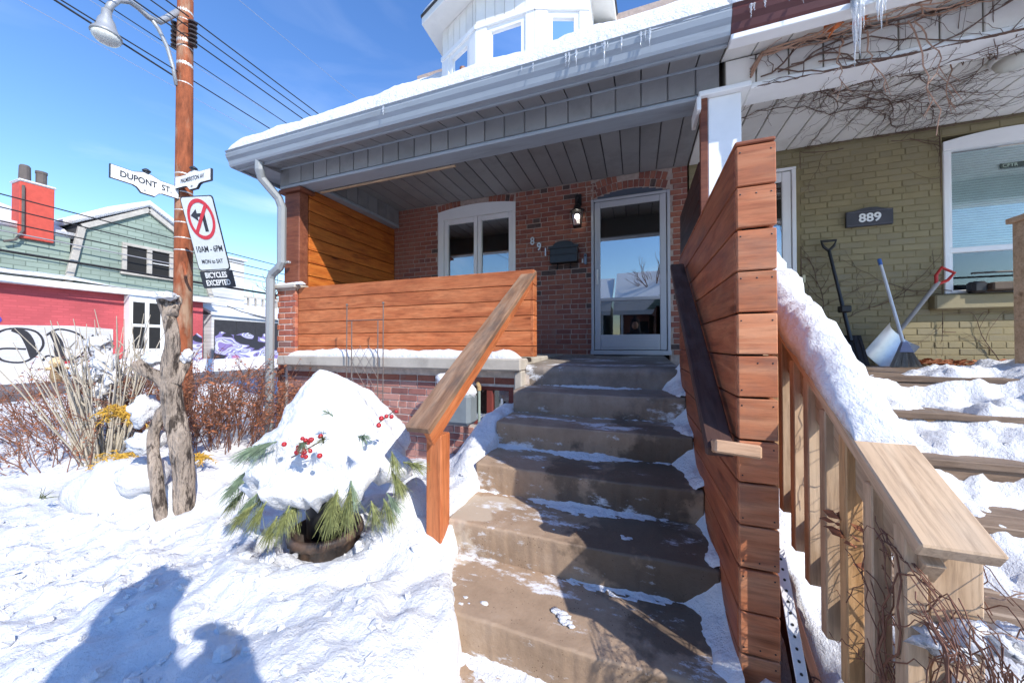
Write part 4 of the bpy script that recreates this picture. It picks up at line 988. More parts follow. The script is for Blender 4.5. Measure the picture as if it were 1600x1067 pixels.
# ------------------------------------------------------------------ snow on roofs, ledges and rails
def snow_sheet(name, x0, x1, y0, y1, base, thick, label, nx, ny, edge=.14, seed=0, lip=.0, lum=.04, round_=(1,1,1,1), p=.45):
    mb = MB(); xs = [x0+(x1-x0)*i/nx for i in range(nx+1)]; ys = [y0+(y1-y0)*(j/ny)**1.6 for j in range(ny+1)]
    def fn(x, y):
        dd = [(x-x0) if round_[0] else 9, (x1-x) if round_[1] else 9, (y-y0) if round_[2] else 9, (y1-y) if round_[3] else 9]
        k = 1
        for q in dd: k *= max(0, min(1, q/edge))**p
        t = thick*(1+.30*fbm(x, y, seed, 1.1, 3)+.18*fbm(x, y, seed+3, 4.5, 4)*lum/.04)
        wob = lip*fbm(x, 0, seed+9, 2.4, 4)*(1-min(1, (y-y0)/edge))
        return (x, y+wob, base(y)+k*t+.008*fbm(x, y, seed, 16, 3)*(1 if k > .1 else 0))
    mb.grid(xs, ys, fn)
    n0 = len(mb.v); m = ny+1
    ring = [i*m for i in range(nx+1)]+[nx*m+j for j in range(1, m)]+[i*m+ny for i in range(nx-1,-1,-1)]+[j for j in range(ny-1,0,-1)]
    for i in ring: x, y, z = mb.v[i]; mb.v.append((x, y, base(y)-.01))
    k = len(ring)
    for i in range(k): mb.f.append((ring[i], n0+i, n0+(i+1) % k, ring[(i+1) % k]))
    o = mb.build(name, snow, None, True)
    return tag(o, label, 'snow', kind='stuff')
snow_sheet('roof_snow', EX0-.02, EX1, GY+.02, 5.4, roof_z, .205, 'thick snow lying on the grey porch roof above the gutter', 170, 40, .14, 2, .015, .008, p=.36)
snow_sheet('roof_snow', EX1+.002, NX1, GY+.03, 5.4, roof_z, .15, 'snow on the neighbouring porch roof above the brown gutter', 60, 20, .16, 5, .04, round_=(0,1,1,1))
snow_sheet('roof_snow', -4.4, 5.2, 5.22, 8.9, lambda y: 4.72+.71*(y-5.3), .16, 'snow on the main roof behind the bay dormer', 60, 16, .2, 8, .05)
ds_ = MB(); 
for i in range(n-1): pass
def dsn(k, z): return [(lerp(ctr[0],x,k), lerp(ctr[1],y,k), z) for x, y in O]
n = len(O); ds_.add(dsn(1.0,5.20)+dsn(.985,5.30)+dsn(.88,5.46)+[(ctr[0],ctr[1],6.35)], [(i,(i+1)%n,n+(i+1)%n,n+i) for i in range(n)]+[(n+i,n+(i+1)%n,2*n+(i+1)%n,2*n+i) for i in range(n)]+[(2*n+i,2*n+(i+1)%n,3*n) for i in range(n)])
tag(ds_.build('dormer_snow', snow, None, True), 'snow cap on the roof of the white bay dormer', 'snow', kind='stuff')
snow_sheet('ledge_snow', -3.80, -1.0, 2.875, 3.048, lambda y: -.114, .075, 'strip of snow on the porch ledge below the orange railing', 130, 8, .10, 12, 0, .08)
snow_sheet('pillar_snow', PX0-.04, PX1+.16, 2.98, 3.03, lambda y: .736, .05, 'melting snow on the cap of the brick pillar', 30, 6, .05, 14)
def snow_strip(name, pts, widths, thicks, label, nc=12, seed=0, rough=.25, sub=60, mat_=None, up=Vector((0,0,1))):
    mb = MB(); P = [Vector(p) for p in pts]; n = sub
    def at_(t, arr):
        f = t*(len(arr)-1); i = min(int(f), len(arr)-2); return arr[i]*(1-(f-i))+arr[i+1]*(f-i)
    for i in range(n+1):
        t = i/n; c = at_(t, P); c2 = at_(min(1,t+.01), P); c1 = at_(max(0,t-.01), P); d = (c2-c1).normalized(); s = d.cross(up).normalized()
        w, h = at_(t, widths), at_(t, thicks); e = min(1, t/.03, (1-t)/.03)**.5 if 0 < t < 1 else .05
        for j in range(nc+1):
            a = math.pi*j/nc; q = c+s*(math.cos(a)*w/2)+up*(max(0,math.sin(a))**.7*h*e)
            nn = fbm(q.x, q.y, q.z+seed, 5, 5)*rough+fbm(q.x, q.y, q.z+seed, 17, 3)*rough*.45
            q += (s*math.cos(a)*w*.4+up*math.sin(a)*h)*nn*(1 if 0 < j < nc else .5)
            mb.v.append(tuple(q))
    m = nc+1
    for i in range(n):
        for j in range(nc): mb.f.append((i*m+j, (i+1)*m+j, (i+1)*m+j+1, i*m+j+1))
        mb.f.append((i*m+nc, (i+1)*m+nc, (i+1)*m, i*m))
    mb.f.append(tuple(range(m))); mb.f.append(tuple(reversed([n*m+j for j in range(m)])))
    return tag(mb.build(name, mat_ or snow, None, True), label, 'snow', kind='stuff')
def onrail(y, up=.02): return Vector((.605, y, -.42+(y-.955)*sz+up))
snow_strip('railing_snow', [onrail(2.9),onrail(2.4),onrail(2.0),onrail(1.6),onrail(1.36),onrail(1.18)], [.13,.135,.14,.14,.14,.12], [.14,.15,.17,.13,.10,.035], 'thick ridge of snow on the pine stair railing', seed=3, rough=.34, sub=130)
# drifts along the stairs
def stair_z(y):
    if y > 3.0: return -.177+.03*min(1,(y-3)/1.7)
    return -.177-.185*min(7, (int((3.0-y)/.345)+1))
def soft_stair(y, w=.06): return sum(stair_z(y+w*(i-2)/2) for i in range(5))/5
dr_ = MB()
for k in range(1, 8):
    yn = 3.0-.345*k; zt = -.177-.185*k
    def drift(u, w, k=k, yn=yn, zt=zt):
        x = lerp(.06, SX1+.004, u); y = lerp(yn+.016, yn+.372, w); d = SX1-x; f = (1-w)*.37
        nn = fbm(x, y, k, 9, 5); n2 = fbm(x, y, k+3, 2.5, 3)
        h = max(0, .115*(1+.7*n2)-d*.95)*math.exp(-f/.085)+max(-.02, .040*(1+.9*n2)-d*.62)+.022*nn*min(1, d/.03+.2)
        return (x, y-(.006 if w > .98 else 0), zt+h-.012-(.03 if u == 0 else 0)-.045*smooth(.16,0,w)*smooth(.02,.07,d)-(.02 if w == 0 else 0))
    dr_.grid([i/26 for i in range(27)], [i/34 for i in range(35)], drift)
tag(dr_.build('stair_drift', snow, None, True), 'thin drift of snow swept against the plank wall on the stairs', 'snow', kind='stuff')
tr = MB()
for k in range(0, 6):
    yb = 3.0-.345*k; zt = -.177-.185*(k+1)+.010      # at the foot of riser k
    def w(u, v, k=k, yb=yb, zt=zt):
        x = lerp(SX0+.01, SX1-.02, u)
        amt = .25+1.1*fbm(x, k, 3, 1.9, 5)+.25*(1-abs(2*u-1.2))
        amt += .55*smooth(.55,.3,u) if k in (2,3) else 0
        hh = .026*amt; dd_ = .035+.05*amt
        z_ = lerp(hh, -.014, v**.55)+.010*fbm(x, v*.2, k, 26, 5)
        return (x, yb+.024-(.02+max(.02,dd_))*v, zt+z_)
    tr.grid([i/90 for i in range(91)], [i/6 for i in range(7)], w)
tag(tr.build('tread_snow', snow, None, True), 'broken lines of snow left along the backs of the stair treads', 'snow', kind='stuff')
cr = MB()
for i in range(14):
    k = rnd.choice((2,3,4,4,5,5,5,6)); y = 3.0-.345*k+rnd.uniform(.03,.30); x = rnd.uniform(-.75,.2)
    r = rnd.uniform(.004,.014); cr.blob((x,y,-.177-.185*k-.002), r, 4, (1.6,1,.6), .5, i)
for x, y, k, r in ((-.30,1.42,5,.035),(-.27,1.38,5,.025),(-.72,1.63,4,.0),(-.42,1.05,6,.035),(-.12,.98,6,.045),(.05,1.0,6,.03),(-.05,1.75,4,.02)):
    if r: 
        for q in range(6): cr.blob((x+rnd.uniform(-1,1)*r,y+rnd.uniform(-.6,.6)*r,-.177-.185*k-.001), r*rnd.uniform(.25,.5), 5, (1.5,1,.45), .5, q)
tag(cr.build('snow_crumbs', snow, None, True), 'crumbs of trodden snow scattered over the stair treads', 'snow', kind='stuff')

# ------------------------------------------------------------------ street corner pole, lamp, signs, wires
PXY = Vector((-7.0, 3.49, 0))
def px(z): return Vector((PXY.x+.010*(z-2)*-.6, PXY.y, z))
pole = thing('utility_pole', (-7.0, 3.49, -1.1), 'tall rusty steel utility pole on the street corner', 'pole')
MB().tube([px(z) for z in (-1.2,0,1.5,3,4.5,6,8)], [.125,.122,.118,.112,.106,.10,.095], 20).build('shaft', rust, pole, True)
band_m = mat('steel_band', (.62,.60,.56), .45, .2, metal=.3)
for z, h in ((1.55,.008),(1.75,.008),(2.0,.008),(2.2,.008),(2.38,.01),(2.50,.01),(2.72,.01),(2.80,.01),(4.3,.01),(4.62,.03),(4.9,.012),(5.0,.035),(5.35,.012),(5.5,.03),(5.75,.012)):
    c = px(z); MB().lathe([(.126-.0045*z,-h),(.128-.0045*z,0),(.126-.0045*z,h)], (c.x,c.y,c.z), 18).build('band', band_m, pole)
for sx, sy in ((.16,.02),(-.14,-.06)):
    ins = MB()
    for i in range(6):
        z = 4.95+.075*i; c = px(z); ins.lathe([(.02,-.03),(.058,-.02),(.062,0),(.03,.02)], (c.x+sx,c.y+sy,c.z), 12)
    ins.build('insulator', mat('brown_glaze', (.045,.03,.028), .25, .2), pole)
MB().tube([px(1.35)+Vector((.10,-.05,0)), px(1.3)+Vector((.22,-.08,-.18)), px(1.3)+Vector((.34,-.1,-.2))], .022, 6).build('sign_bracket', rust, pole)
sl_ = thing('street_lamp', (-7.0, 3.4, 4.2), 'grey cobra arm street lamp with a bell shaped glass head', 'street lamp')
def pv_(y, z): return Vector((px(z).x, y, z))
arm = [pv_(3.39,5.44), pv_(3.27,5.24), pv_(3.16,5.07), pv_(3.03,5.03), pv_(2.92,5.07), pv_(2.81,5.07), pv_(2.70,4.98), pv_(2.63,4.84), pv_(2.60,4.72)]
lamp_m = mat('lamp_grey', (.36,.37,.38), .4, .12, metal=.3)
MB().tube(arm, .042, 10).build('arm', lamp_m, sl_, True)
MB().tube([pv_(3.38,4.22), pv_(3.33,4.5), pv_(3.26,4.75), pv_(3.15,4.95), pv_(3.03,5.06)], .028, 8).build('brace', lamp_m, sl_, True)
hc = pv_(2.59,4.30)
MB().lathe([(.02,.44),(.05,.42),(.055,.33),(.085,.27),(.10,.20),(.12,.14),(.155,.09),(.16,.06)], hc, 20).build('hood', lamp_m, sl_, True)
MB().lathe([(.15,.06),(.14,.01),(.10,-.03),(.03,-.05)], hc, 20).build('refractor', mat('ribbed_glass', (.55,.56,.52), .15, .15, 40, bmp=.3), sl_, True)
def toronto(w, h):
    return [(0,.0),(w*.30,.0),(w*.36,-h*.10),(w*.42,-h*.42),(w*.62,-h*.42),(w*.68,-h*.10),(w*.74,0),(w,0),(w,h),(w*.70,h),(w*.56,h*1.22),(w*.44,h*1.22),(w*.30,h),(0,h)]
sg_white = mat('sign_white', (.80,.80,.78), .4, .05, bmp=0); sg_black = mat('sign_black', (.03,.035,.045), .45, .1, bmp=0); sg_red = mat('sign_red', (.55,.04,.06), .45, .1, bmp=0)
def street_sign(name, label, M, w, h, word, sub, tsx):
    s = thing(name, M.to_translation(), label, 'street sign', 'street name signs on the pole')
    poly = toronto(w, h); cxs = w/2; cys = h*.4
    MB().prism([(cxs+(x-cxs)*1.02, cys+(y-cys)*1.07) for x, y in poly], M @ Matrix.Translation((0,0,-.03)), .03).build('rim', sg_black, s)
    MB().prism(poly, M @ Matrix.Translation((0,0,.001)), .004).build('face', sg_white, s)
    text('lettering', word, h*(.66 if 'DUP' in word else .56), M @ Matrix.Translation((w/2, h*.50, .0075)), sg_black, s, .001, tsx, bold=.0025 if 'DUP' in word else .001)
    text('block_number', sub, h*.24, M @ Matrix.Translation((w/2, -h*.20, .0075)), sg_black, s, .001)
    MB().lathe([(.03,0),(.035,.03),(.05,.035),(.05,.05),(.02,.075)], (0,0,0), 10).build('finial', sg_black, s, world=M @ Matrix.Translation((w/2,h*1.22,-.012)) @ RX90 @ Matrix.Rotation(R(180),4,'X'))
    return s
# Dupont: runs along Y, faces +X ; Palmerston: runs along X, faces -Y
MD = Matrix.Translation((-6.93, 2.62, 2.36)) @ Matrix.Rotation(R(90),4,'Z') @ RX90
street_sign('street_sign', 'white street sign reading DUPONT ST', MD, .76, .185, 'DUPONT  ST.', '611', .80)
MP = Matrix.Translation((-6.90, 3.33, 2.50)) @ RX90
street_sign('street_sign', 'white street sign reading PALMERSTON AV', MP, .86, .17, 'PALMERSTON AV', '811', .78)
nl = thing('traffic_sign', (-6.2, 3.3, 1.0), 'white no left turn sign reading 10AM - 6PM hanging askew', 'traffic sign')
MN = Matrix.Translation((-6.03, 3.27, 1.66)) @ Matrix.Rotation(R(20),4,'Z') @ Matrix.Rotation(R(15),4,'X') @ Matrix.Rotation(R(-3),4,'Y') @ RX90 @ Matrix.Diagonal((.80,1,1,1))
W2, H2 = .60, 1.06
def rrect(w, h, r=.04):
    o = []
    for cx_, cy_, a0 in ((w/2-r,h/2-r,0),(-w/2+r,h/2-r,90),(-w/2+r,-h/2+r,180),(w/2-r,-h/2+r,270)):
        o += [(cx_+r*math.cos(R(a0+a)), cy_+r*math.sin(R(a0+a))) for a in (0,45,90)]
    return o
MB().prism(rrect(W2,H2), MN @ Matrix.Translation((0,0,-.012)), .012).build('rim', sg_black, nl)
MB().prism(rrect(W2-.03,H2-.03), MN @ Matrix.Translation((0,0,.001)), .002).build('face', mat('sign_sheeting', (.62,.66,.66), .4, .05, bmp=0), nl)
ring = MB(); RC = (0,.205); nseg = 40
for i in range(nseg):
    a, b = 2*math.pi*i/nseg, 2*math.pi*(i+1)/nseg
    q = [(RC[0]+rr_*math.cos(t)*.92, RC[1]+rr_*math.sin(t)*1.08) for rr_, t in ((.215,a),(.265,a),(.265,b),(.215,b))]
    ring.prism(q, MN @ Matrix.Translation((0,0,.0065)), .002)
ring.prism([(-.17,.03),(-.125,.00),(.17,.39),(.125,.42)], MN @ Matrix.Translation((0,0,.0095)), .002)
ring.build('red_ring', sg_red, nl)
ar = MB(); ar.prism([(.02,.03),(.08,.03),(.08,.29),(-.06,.29),(-.06,.24),(.02,.24)], MN @ Matrix.Translation((0,0,.0035)), .002)
ar.prism([(-.06,.35),(-.18,.265),(-.06,.18)], MN @ Matrix.Translation((0,0,.0035)), .002); ar.build('arrow', sg_black, nl)
text('lettering', '10AM - 6PM', .125, MN @ Matrix.Translation((0,-.22,.005)), sg_black, nl, .001, .80, bold=.002)
text('lettering', 'MON to SAT', .085, MN @ Matrix.Translation((0,-.40,.005)), sg_black, nl, .001, .85, bold=.001)
bt = thing('tab_sign', (-6.0, 3.3, .8), 'black tab reading BICYCLES EXCEPTED under the no left turn sign', 'traffic sign')
MB().prism(rrect(W2+.02,.26,.02), MN @ Matrix.Translation((.01,-.665,-.010)), .012).build('plate', sg_black, bt)
text('lettering', 'BICYCLES', .115, MN @ Matrix.Translation((0,-.605,.0035)), sg_white, bt, .001, .85, bold=.003)
text('lettering', 'EXCEPTED', .115, MN @ Matrix.Translation((.01,-.72,.0035)), sg_white, bt, .001, .85, bold=.003)
wire_m = mat('wire_black', (.02,.02,.022), .6, .1, bmp=0); wire_g = mat('wire_grey', (.30,.30,.32), .5, .1, bmp=0)
WORD = ['topmost', 'second', 'third', 'fourth', 'lowest', 'sixth']
def wire(label, a, b, sag, r, m=None, grp='overhead wires along the street'):
    a, b = Vector(a), Vector(b)
    pts = [a.lerp(b, i/24)+Vector((0,0,-4*sag*(i/24)*(1-i/24))) for i in range(25)]
    return tag(MB().tube(pts, r, 5, False).build('overhead_wire', m or wire_m, None, True), label, 'wire', grp)
for i, (dx, z, r) in enumerate(((.16,5.35,.011),(.16,5.18,.010),(.16,5.0,.011),(-.1,4.85,.008),(.0,4.45,.010))):
    wire('%s dark wire down, left of the rusty pole top' % WORD[i], (-7.0+dx,-22,z+1.2+.15*i), (-7.0+dx,3.45,z), .35, r)
    wire('%s dark wire down, between the rusty pole and the porch roof' % WORD[i], (-7.0+dx,3.55,z), (-7.0+dx-.8*i*.2,46,z+1.0), .5, r)
wire('dark overhead cable slung low from the pole to the street lamp side', (-8.6,-18,7.6), (-7.02,3.4,4.35), .2, .014)
wire('middle one of the thin pale wires crossing the open sky', (-20,-16,13.5), (-14,60,11.0), .6, .008, wire_g, 'pale high wires')
wire('lowest of the thin pale wires crossing the open sky', (-19,-16,11.5), (-13,60,9.0), .6, .008, wire_g, 'pale high wires')
wire('topmost of the thin pale wires crossing the open sky', (-18,-16,16.0), (-12,60,14.0), .6, .008, wire_g, 'pale high wires')
for i, (z0, z1, sg) in enumerate(((3.9,2.9,.25),(3.6,2.65,.3),(3.2,2.35,.3),(2.7,2.2,.2),(2.35,1.95,.35),(2.2,1.85,.25))):
    wire('%s cable down, drooping along the front of the green shingled building' % (['topmost','second','third','pale fourth','thick fifth','thick lowest'][i]), (-15.6,-14,z0+.9), (-15.4+.1*i,40,z1+.3), sg*1.5, .018 if i < 4 else .03, wire_m if i != 3 else wire_g, 'cables along the green building')

# ------------------------------------------------------------------ building across the street
BX = -16.5
def shingle_mat(name, c, c2, sx=1.5, sz=6.5):
    m, nt, b = newmat(name); tc = N(nt, 'TexCoord'); sp = N(nt, 'SeparateXYZ'); nt.links.new(tc.outputs['Object'], sp.inputs[0])
    cb = N(nt, 'CombineXYZ'); nt.links.new(sp.outputs[1], cb.inputs[0]); nt.links.new(sp.outputs[2], cb.inputs[1])
    bt_ = N(nt, 'TexBrick'); bt_.inputs['Scale'].default_value = 1; bt_.inputs['Brick Width'].default_value = .42 if sx == 1.5 else sx; bt_.inputs['Row Height'].default_value = 1/sz
    bt_.inputs['Mortar Size'].default_value = .012; bt_.inputs['Color1'].default_value = (*c,1); bt_.inputs['Color2'].default_value = (*scl(c,.82),1); bt_.inputs['Mortar'].default_value = (*c2,1)
    nt.links.new(cb.outputs[0], bt_.inputs['Vector']); n1 = N(nt, 'TexNoise', Scale=1.1, Detail=5.0); nt.links.new(tc.outputs['Object'], n1.inputs['Vector'])
    sh_ = ramp(nt, n1.outputs['Fac'], [(.3,(.78,.78,.78)),(.7,(1,1,1))]); cc = mixc(nt, 1.0, bt_.outputs[0], sh_, 'MULTIPLY')
    nt.links.new(cc, b.inputs['Base Color']); b.inputs['Roughness'].default_value = .85; bump(nt, b, bt_.outputs['Fac'], -.4, .02); return m
green = shingle_mat('green_shingles', (.32,.40,.335), (.17,.22,.18)); red_b = shingle_mat('red_wall', (.62,.11,.125), (.52,.09,.10), .24, 13); white_b = shingle_mat('white_wall', (.72,.72,.74), (.58,.58,.60), .24, 13)
clap = shingle_mat('white_clapboard', (.78,.79,.80), (.55,.56,.58), 9, 6.5)
gb = thing('green_building', (BX, 6, -1), 'green shingled gambrel building with a red ground floor and graffiti', 'building')
MXF = Matrix(((0,0,-1,BX),(1,0,0,0),(0,1,0,0),(0,0,0,1)))      # local (y,z) -> plane facing +X
def fpoly(name, poly, m, off, t, parent): 
    M = Matrix(((0,0,1,BX+off),(1,0,0,0),(0,1,0,0),(0,0,0,1))); return MB().prism(poly, M, t).build(name, m, parent)
fpoly('upper_wall', [(-14,1.9),(5.45,1.9),(5.45,3.35),(-14,3.35)], green, -.5, .3, gb)
gable = [(5.42,1.95),(9.20,1.95),(9.05,3.3),(8.65,3.85),(7.25,4.82),(5.70,3.75)]
fpoly('gable_wall', gable, green, -.6, .45, gb)
fpoly('ground_floor', [(-14,-1.2),(8.9,-1.2),(8.9,1.75),(-14,1.75)], red_b, -.6, .58, gb)
fpoly('whitewashed_band', [(-14,-1.2),(6.35,-1.2),(6.35,.55),(5.5,.62),(3.0,.52),(-14,.6)], white_b, -.019, .010, gb)
fpoly('eave_board', [(-14,1.74),(9.25,1.74),(9.25,1.93),(-14,1.93)], white_paint, -.3, .55, gb)
trim_m = mat('weathered_trim', (.46,.43,.38), .8, .2)
for p_, q_ in (((5.38,1.95),(5.66,3.78)),((5.66,3.78),(7.25,4.90)),((7.25,4.90),(8.72,3.88)),((8.72,3.88),(9.24,1.95))):
    a, b = Vector((BX-.10,*p_)), Vector((BX-.10,*q_)); plank('bargeboard', trim_m, gb, (a+b)/2, (b-a).length, .16, .12, frame_between(a,b,Vector((1,0,0))) @ RX90, .01)
# roofs
rfm = MB()
rfm.add([(BX-.3,-14,3.35),(BX-.3,5.6,3.35),(BX-6,5.6,5.2),(BX-6,-14,5.2),(BX-.3,-14,3.25),(BX-.3,5.6,3.25),(BX-6,5.6,5.1),(BX-6,-14,5.1)],[(0,1,2,3),(7,6,5,4),(0,4,5,1),(1,5,6,2),(2,6,7,3),(3,7,4,0)])
for (ya,za),(yb,zb) in (((5.62,3.82),(7.25,4.95)),((7.25,4.95),(8.76,3.92)),((8.76,3.92),(9.28,1.95)),((5.34,1.95),(5.62,3.82))):
    rfm.add([(BX-.08,ya,za),(BX-.08,yb,zb),(BX-9,yb,zb),(BX-9,ya,za),(BX-.08,ya,za+.06),(BX-.08,yb,zb+.06),(BX-9,yb,zb+.06),(BX-9,ya,za+.06)],[(0,3,2,1),(4,5,6,7),(0,1,5,4),(1,2,6,5),(2,3,7,6),(3,0,4,7)])
rfm.build('roof', shingle, gb)
rs = MB()
rs.grid(axis([(BX-6,BX-.25,.5)]), axis([(-14,5.5,.4)]), lambda x, y: (x, y, 3.44+.325*(BX-.3-x)+.14*min(1,(BX-.2-x)*4)+.05*fbm(x,y,0,.7,3)))
rs.prism([(-14,3.36),(5.62,3.36),(5.62,3.55),(2,3.60),(-14,3.58)], Matrix(((0,0,1,BX-.9),(1,0,0,0),(0,1,0,0),(0,0,0,1))), .68)
rs.prism([(5.52,3.86),(7.25,5.02),(8.82,3.98),(8.90,4.04),(8.2,4.66),(7.25,5.24),(6.2,4.62),(5.45,4.02)], Matrix(((0,0,1,BX-9),(1,0,0,0),(0,1,0,0),(0,0,0,1))), 8.96)
es = MB().grid([BX-.2+.05*i for i in range(9)], axis([(-14,9.2,.15)]), lambda x, y: (x, y, 1.935+.20*max(0,1-((x-BX)/.25)**2)*(1+.4*fbm(0,y,1,.8,3))*smooth(6.5,5.2,y)+.05*max(0,1-((x-BX)/.25)**2)))
tag(rs.build('roof_snow', snow, None, True), 'snow on the roofs of the green shingled building', 'snow', kind='stuff')
tag(es.build('eave_snow', snow, None, True), 'snow along the eave above the red ground floor', 'snow', kind='stuff')
# gable window
wf = MB(); y0, y1, z0, z1 = 6.68, 7.88, 2.56, 3.46
for a_, b_2 in ((y0-.1,y0+.02),(y0+.54,y0+.68),(y1-.02,y1+.1)): wf.cbox(BX-.2, BX-.08, a_, b_2, z0, z1, .01)
wf.cbox(BX-.2, BX-.075, y0-.1, y1+.1, z1, z1+.1, .01).cbox(BX-.2, BX-.05, y0-.14, y1+.14, z0-.1, z0, .01)
gw = wf.build('window', trim_m, gb)
MB().box(BX-.16, BX-.152, y0+.02, y0+.54, 3.02, z1).build('pane', glass, gw)
MB().box(BX-.152, BX-.144, y0+.68, y1-.02, z0, 3.0).build('pane', glass, gw); MB().box(BX-.16, BX-.152, y0+.68, y1-.02, 3.03, z1).build('pane', glass, gw)
MB().cbox(BX-.165, BX-.14, y0+.68, y1-.02, 3.0, 3.03, .003).cbox(BX-.17, BX-.145, y0+.02, y0+.54, 3.0, 3.03, .003).build('sash_bar', white_paint, gw)
MB().box(BX-.148, BX-.142, y0, y1, z0, z1).build('room_dark', room_dark, gw)
# white shop bay on the ground floor
sb_ = MB().cbox(BX-.02, BX+.35, 6.60, 7.55, -.9, 1.72, .01).build('shop_bay', white_paint, gb)
for ya in (6.68, 7.1): 
    MB().cbox(BX+.345, BX+.362, ya, ya+.30, .75, 1.5, .004).build('window', room_dark, sb_)
    MB().cbox(BX+.345, BX+.362, ya, ya+.30, -.1, .65, .004).build('window', room_dark, sb_)
# graffiti strokes
def stroke(name, pts, w, m, parent, off=.012):
    mb = MB(); P = [Vector((a, b)) for a, b in pts]
    S = []
    for i in range(len(P)-1):
        for j in range(6):
            t = j/6; p0, p1, p2, p3 = P[max(0,i-1)], P[i], P[i+1], P[min(len(P)-1,i+2)]
            S.append(.5*((2*p1)+(p2-p0)*t+(2*p0-5*p1+4*p2-p3)*t*t+(3*p1-p0-3*p2+p3)*t**3))
    S.append(P[-1]); vv = []
    for i, p_ in enumerate(S):
        d_ = (S[min(i+1,len(S)-1)]-S[max(i-1,0)]).normalized(); n_ = Vector((-d_.y, d_.x)); ww = w if not callable(w) else w(i/len(S))
        for k in (-1,1): q_ = p_+n_*ww/2*k; vv.append((BX+off, q_.x, q_.y))
    mb.add(vv, [(2*i,2*i+1,2*i+3,2*i+2) for i in range(len(S)-1)]); return mb.build(name, m, parent)
spray = mat('black_spray', (.03,.03,.035), .7, .2, bmp=0); spray_b = mat('blue_spray', (.08,.06,.42), .7, .2, bmp=0)
stroke('graffiti', [(3.9,.05),(4.25,.45),(4.75,.42),(4.9,.0),(4.6,-.45),(4.2,-.4),(4.15,-.1),(4.6,-.1)], .05, spray, gb, -.004)
stroke('graffiti', [(4.35,.45),(4.55,.35),(4.68,0),(4.72,-.35)], lambda t: .08+.22*t*(1-t)*2, spray, gb, -.003)
stroke('graffiti', [(5.05,.42),(5.18,.1),(5.22,-.25),(5.3,-.45)], lambda t: .10+.2*t*(1-t)*2, spray, gb, -.003)
stroke('graffiti', [(4.95,.3),(5.2,.5),(5.6,.35),(5.75,0),(5.6,-.35),(5.3,-.45),(5.0,-.3),(4.9,-.45)], .05, spray, gb, -.004)
stroke('graffiti', [(5.9,.35),(5.8,.0),(5.9,-.4),(6.2,-.3),(6.3,.1),(6.1,.3)], .045, spray, gb, -.004)
stroke('graffiti', [(3.8,.75),(4.0,.9),(4.15,.72),(4.05,.62)], .08, spray_b, gb, -.004)
stroke('graffiti', [(4.7,-.52),(5.0,-.60),(5.4,-.52),(5.8,-.62),(6.2,-.5)], .09, mat('red_spray', (.42,.03,.04), .7, bmp=0), gb, -.003)
# chimney
chm = MB().cbox(BX-.62, BX-.1, 4.47, 5.10, 3.1, 4.72, .01).build('chimney', mat('red_stucco', (.55,.085,.06), .85, .1, 8, bmp=.5), gb)
MB().cbox(BX-.66, BX-.06, 4.43, 5.14, 4.72, 4.79, .03).build('chimney_snow', snow, chm)
clay = mat('dark_flue', (.12,.10,.09), .8, .2)
MB().lathe([(.12,0),(.11,.45),(.08,.5)], (BX-.35,4.62,4.78), 12).build('flue', clay, chm); MB().lathe([(.11,0),(.11,.36),(.12,.37),(.12,.44)], (BX-.35,4.92,4.78), 12).build('flue', clay, chm)
MB().tube([(BX-.05,4.52,4.6),(BX-.03,4.52,3.3),(BX-.05,4.4,3.0),(BX-.05,4.2,2.9)], .03, 6).build('conduit', clay, gb)
# white building and fence further along
wb = thing('white_building', (BX, 11, -1), 'white clapboard building with a flat roofed tower beyond the green one', 'building')
MB().box(BX-7, BX-.1, 9.25, 13.2, -1.2, 1.30).build('wing', clap, wb)
MB().add([(BX-.1,9.25,1.3),(BX-.1,13.2,1.3),(BX-3.6,13.2,2.6),(BX-3.6,9.25,2.6),(BX-.1,9.25,1.4),(BX-.1,13.2,1.4),(BX-3.6,13.2,2.72),(BX-3.6,9.25,2.72)],[(0,3,2,1),(4,5,6,7),(0,1,5,4),(1,2,6,5),(2,3,7,6),(3,0,4,7)]).build('wing_roof', snow, wb)
MB().box(BX-6, BX-.9, 9.3, 11.0, 1.2, 3.95).build('tower', clap, wb); MB().cbox(BX-6.1, BX-.8, 9.2, 11.1, 3.95, 4.03, .02).build('coping', white_paint, wb)
MB().cbox(BX-.1, BX-.04, 9.6, 9.8, .55, .85, .01).build('vent', mat('vent_grey', (.35,.35,.36), .6), wb)
MB().tube([(BX-.06,9.8,1.7),(BX-.05,10.4,1.5),(BX-.05,12.5,1.15)], .02, 5).build('cable', wire_m, wb)
dk = thing('roof_deck', (BX-1, 12.5, 2), 'grey wooden roof deck behind the white building', 'deck')
MB().box(BX-4.6, BX-1.6, 11.2, 15.5, 1.5, 1.7).build('platform', trim_m, dk)
for i in range(12): plank('picket', trim_m, dk, (BX-1.6, 11.3+.35*i, 2.05), .8, .16, .04, RY90)
for zz in (1.85,2.4): plank('deck_rail', trim_m, dk, (BX-1.55, 13.3, zz), 4.2, .10, .05, RZ90)
def graf_mat():
    m, nt, b = newmat('graffiti_paint'); v = coords(nt, (1,1.2,1.6), False); n1 = N(nt, 'TexNoise', Scale=.8, Detail=1.0, Distortion=1.6); nt.links.new(v, n1.inputs['Vector'])
    cc = ramp(nt, n1.outputs['Fac'], [(.0,(.03,.03,.04)),(.38,(.22,.19,.42)),(.44,(.62,.64,.70)),(.50,(.20,.19,.42)),(.55,(.55,.57,.65)),(.585,(.06,.05,.10)),(.60,(.55,.56,.66)),(.65,(.24,.18,.42)),(.72,(.5,.2,.35))], 'CONSTANT')
    nt.links.new(cc, b.inputs['Base Color']); b.inputs['Roughness'].default_value = .6; return m
fn = thing('hoarding_fence', (BX, 11, -1), 'black board fence with purple and white graffiti along the far pavement', 'fence')
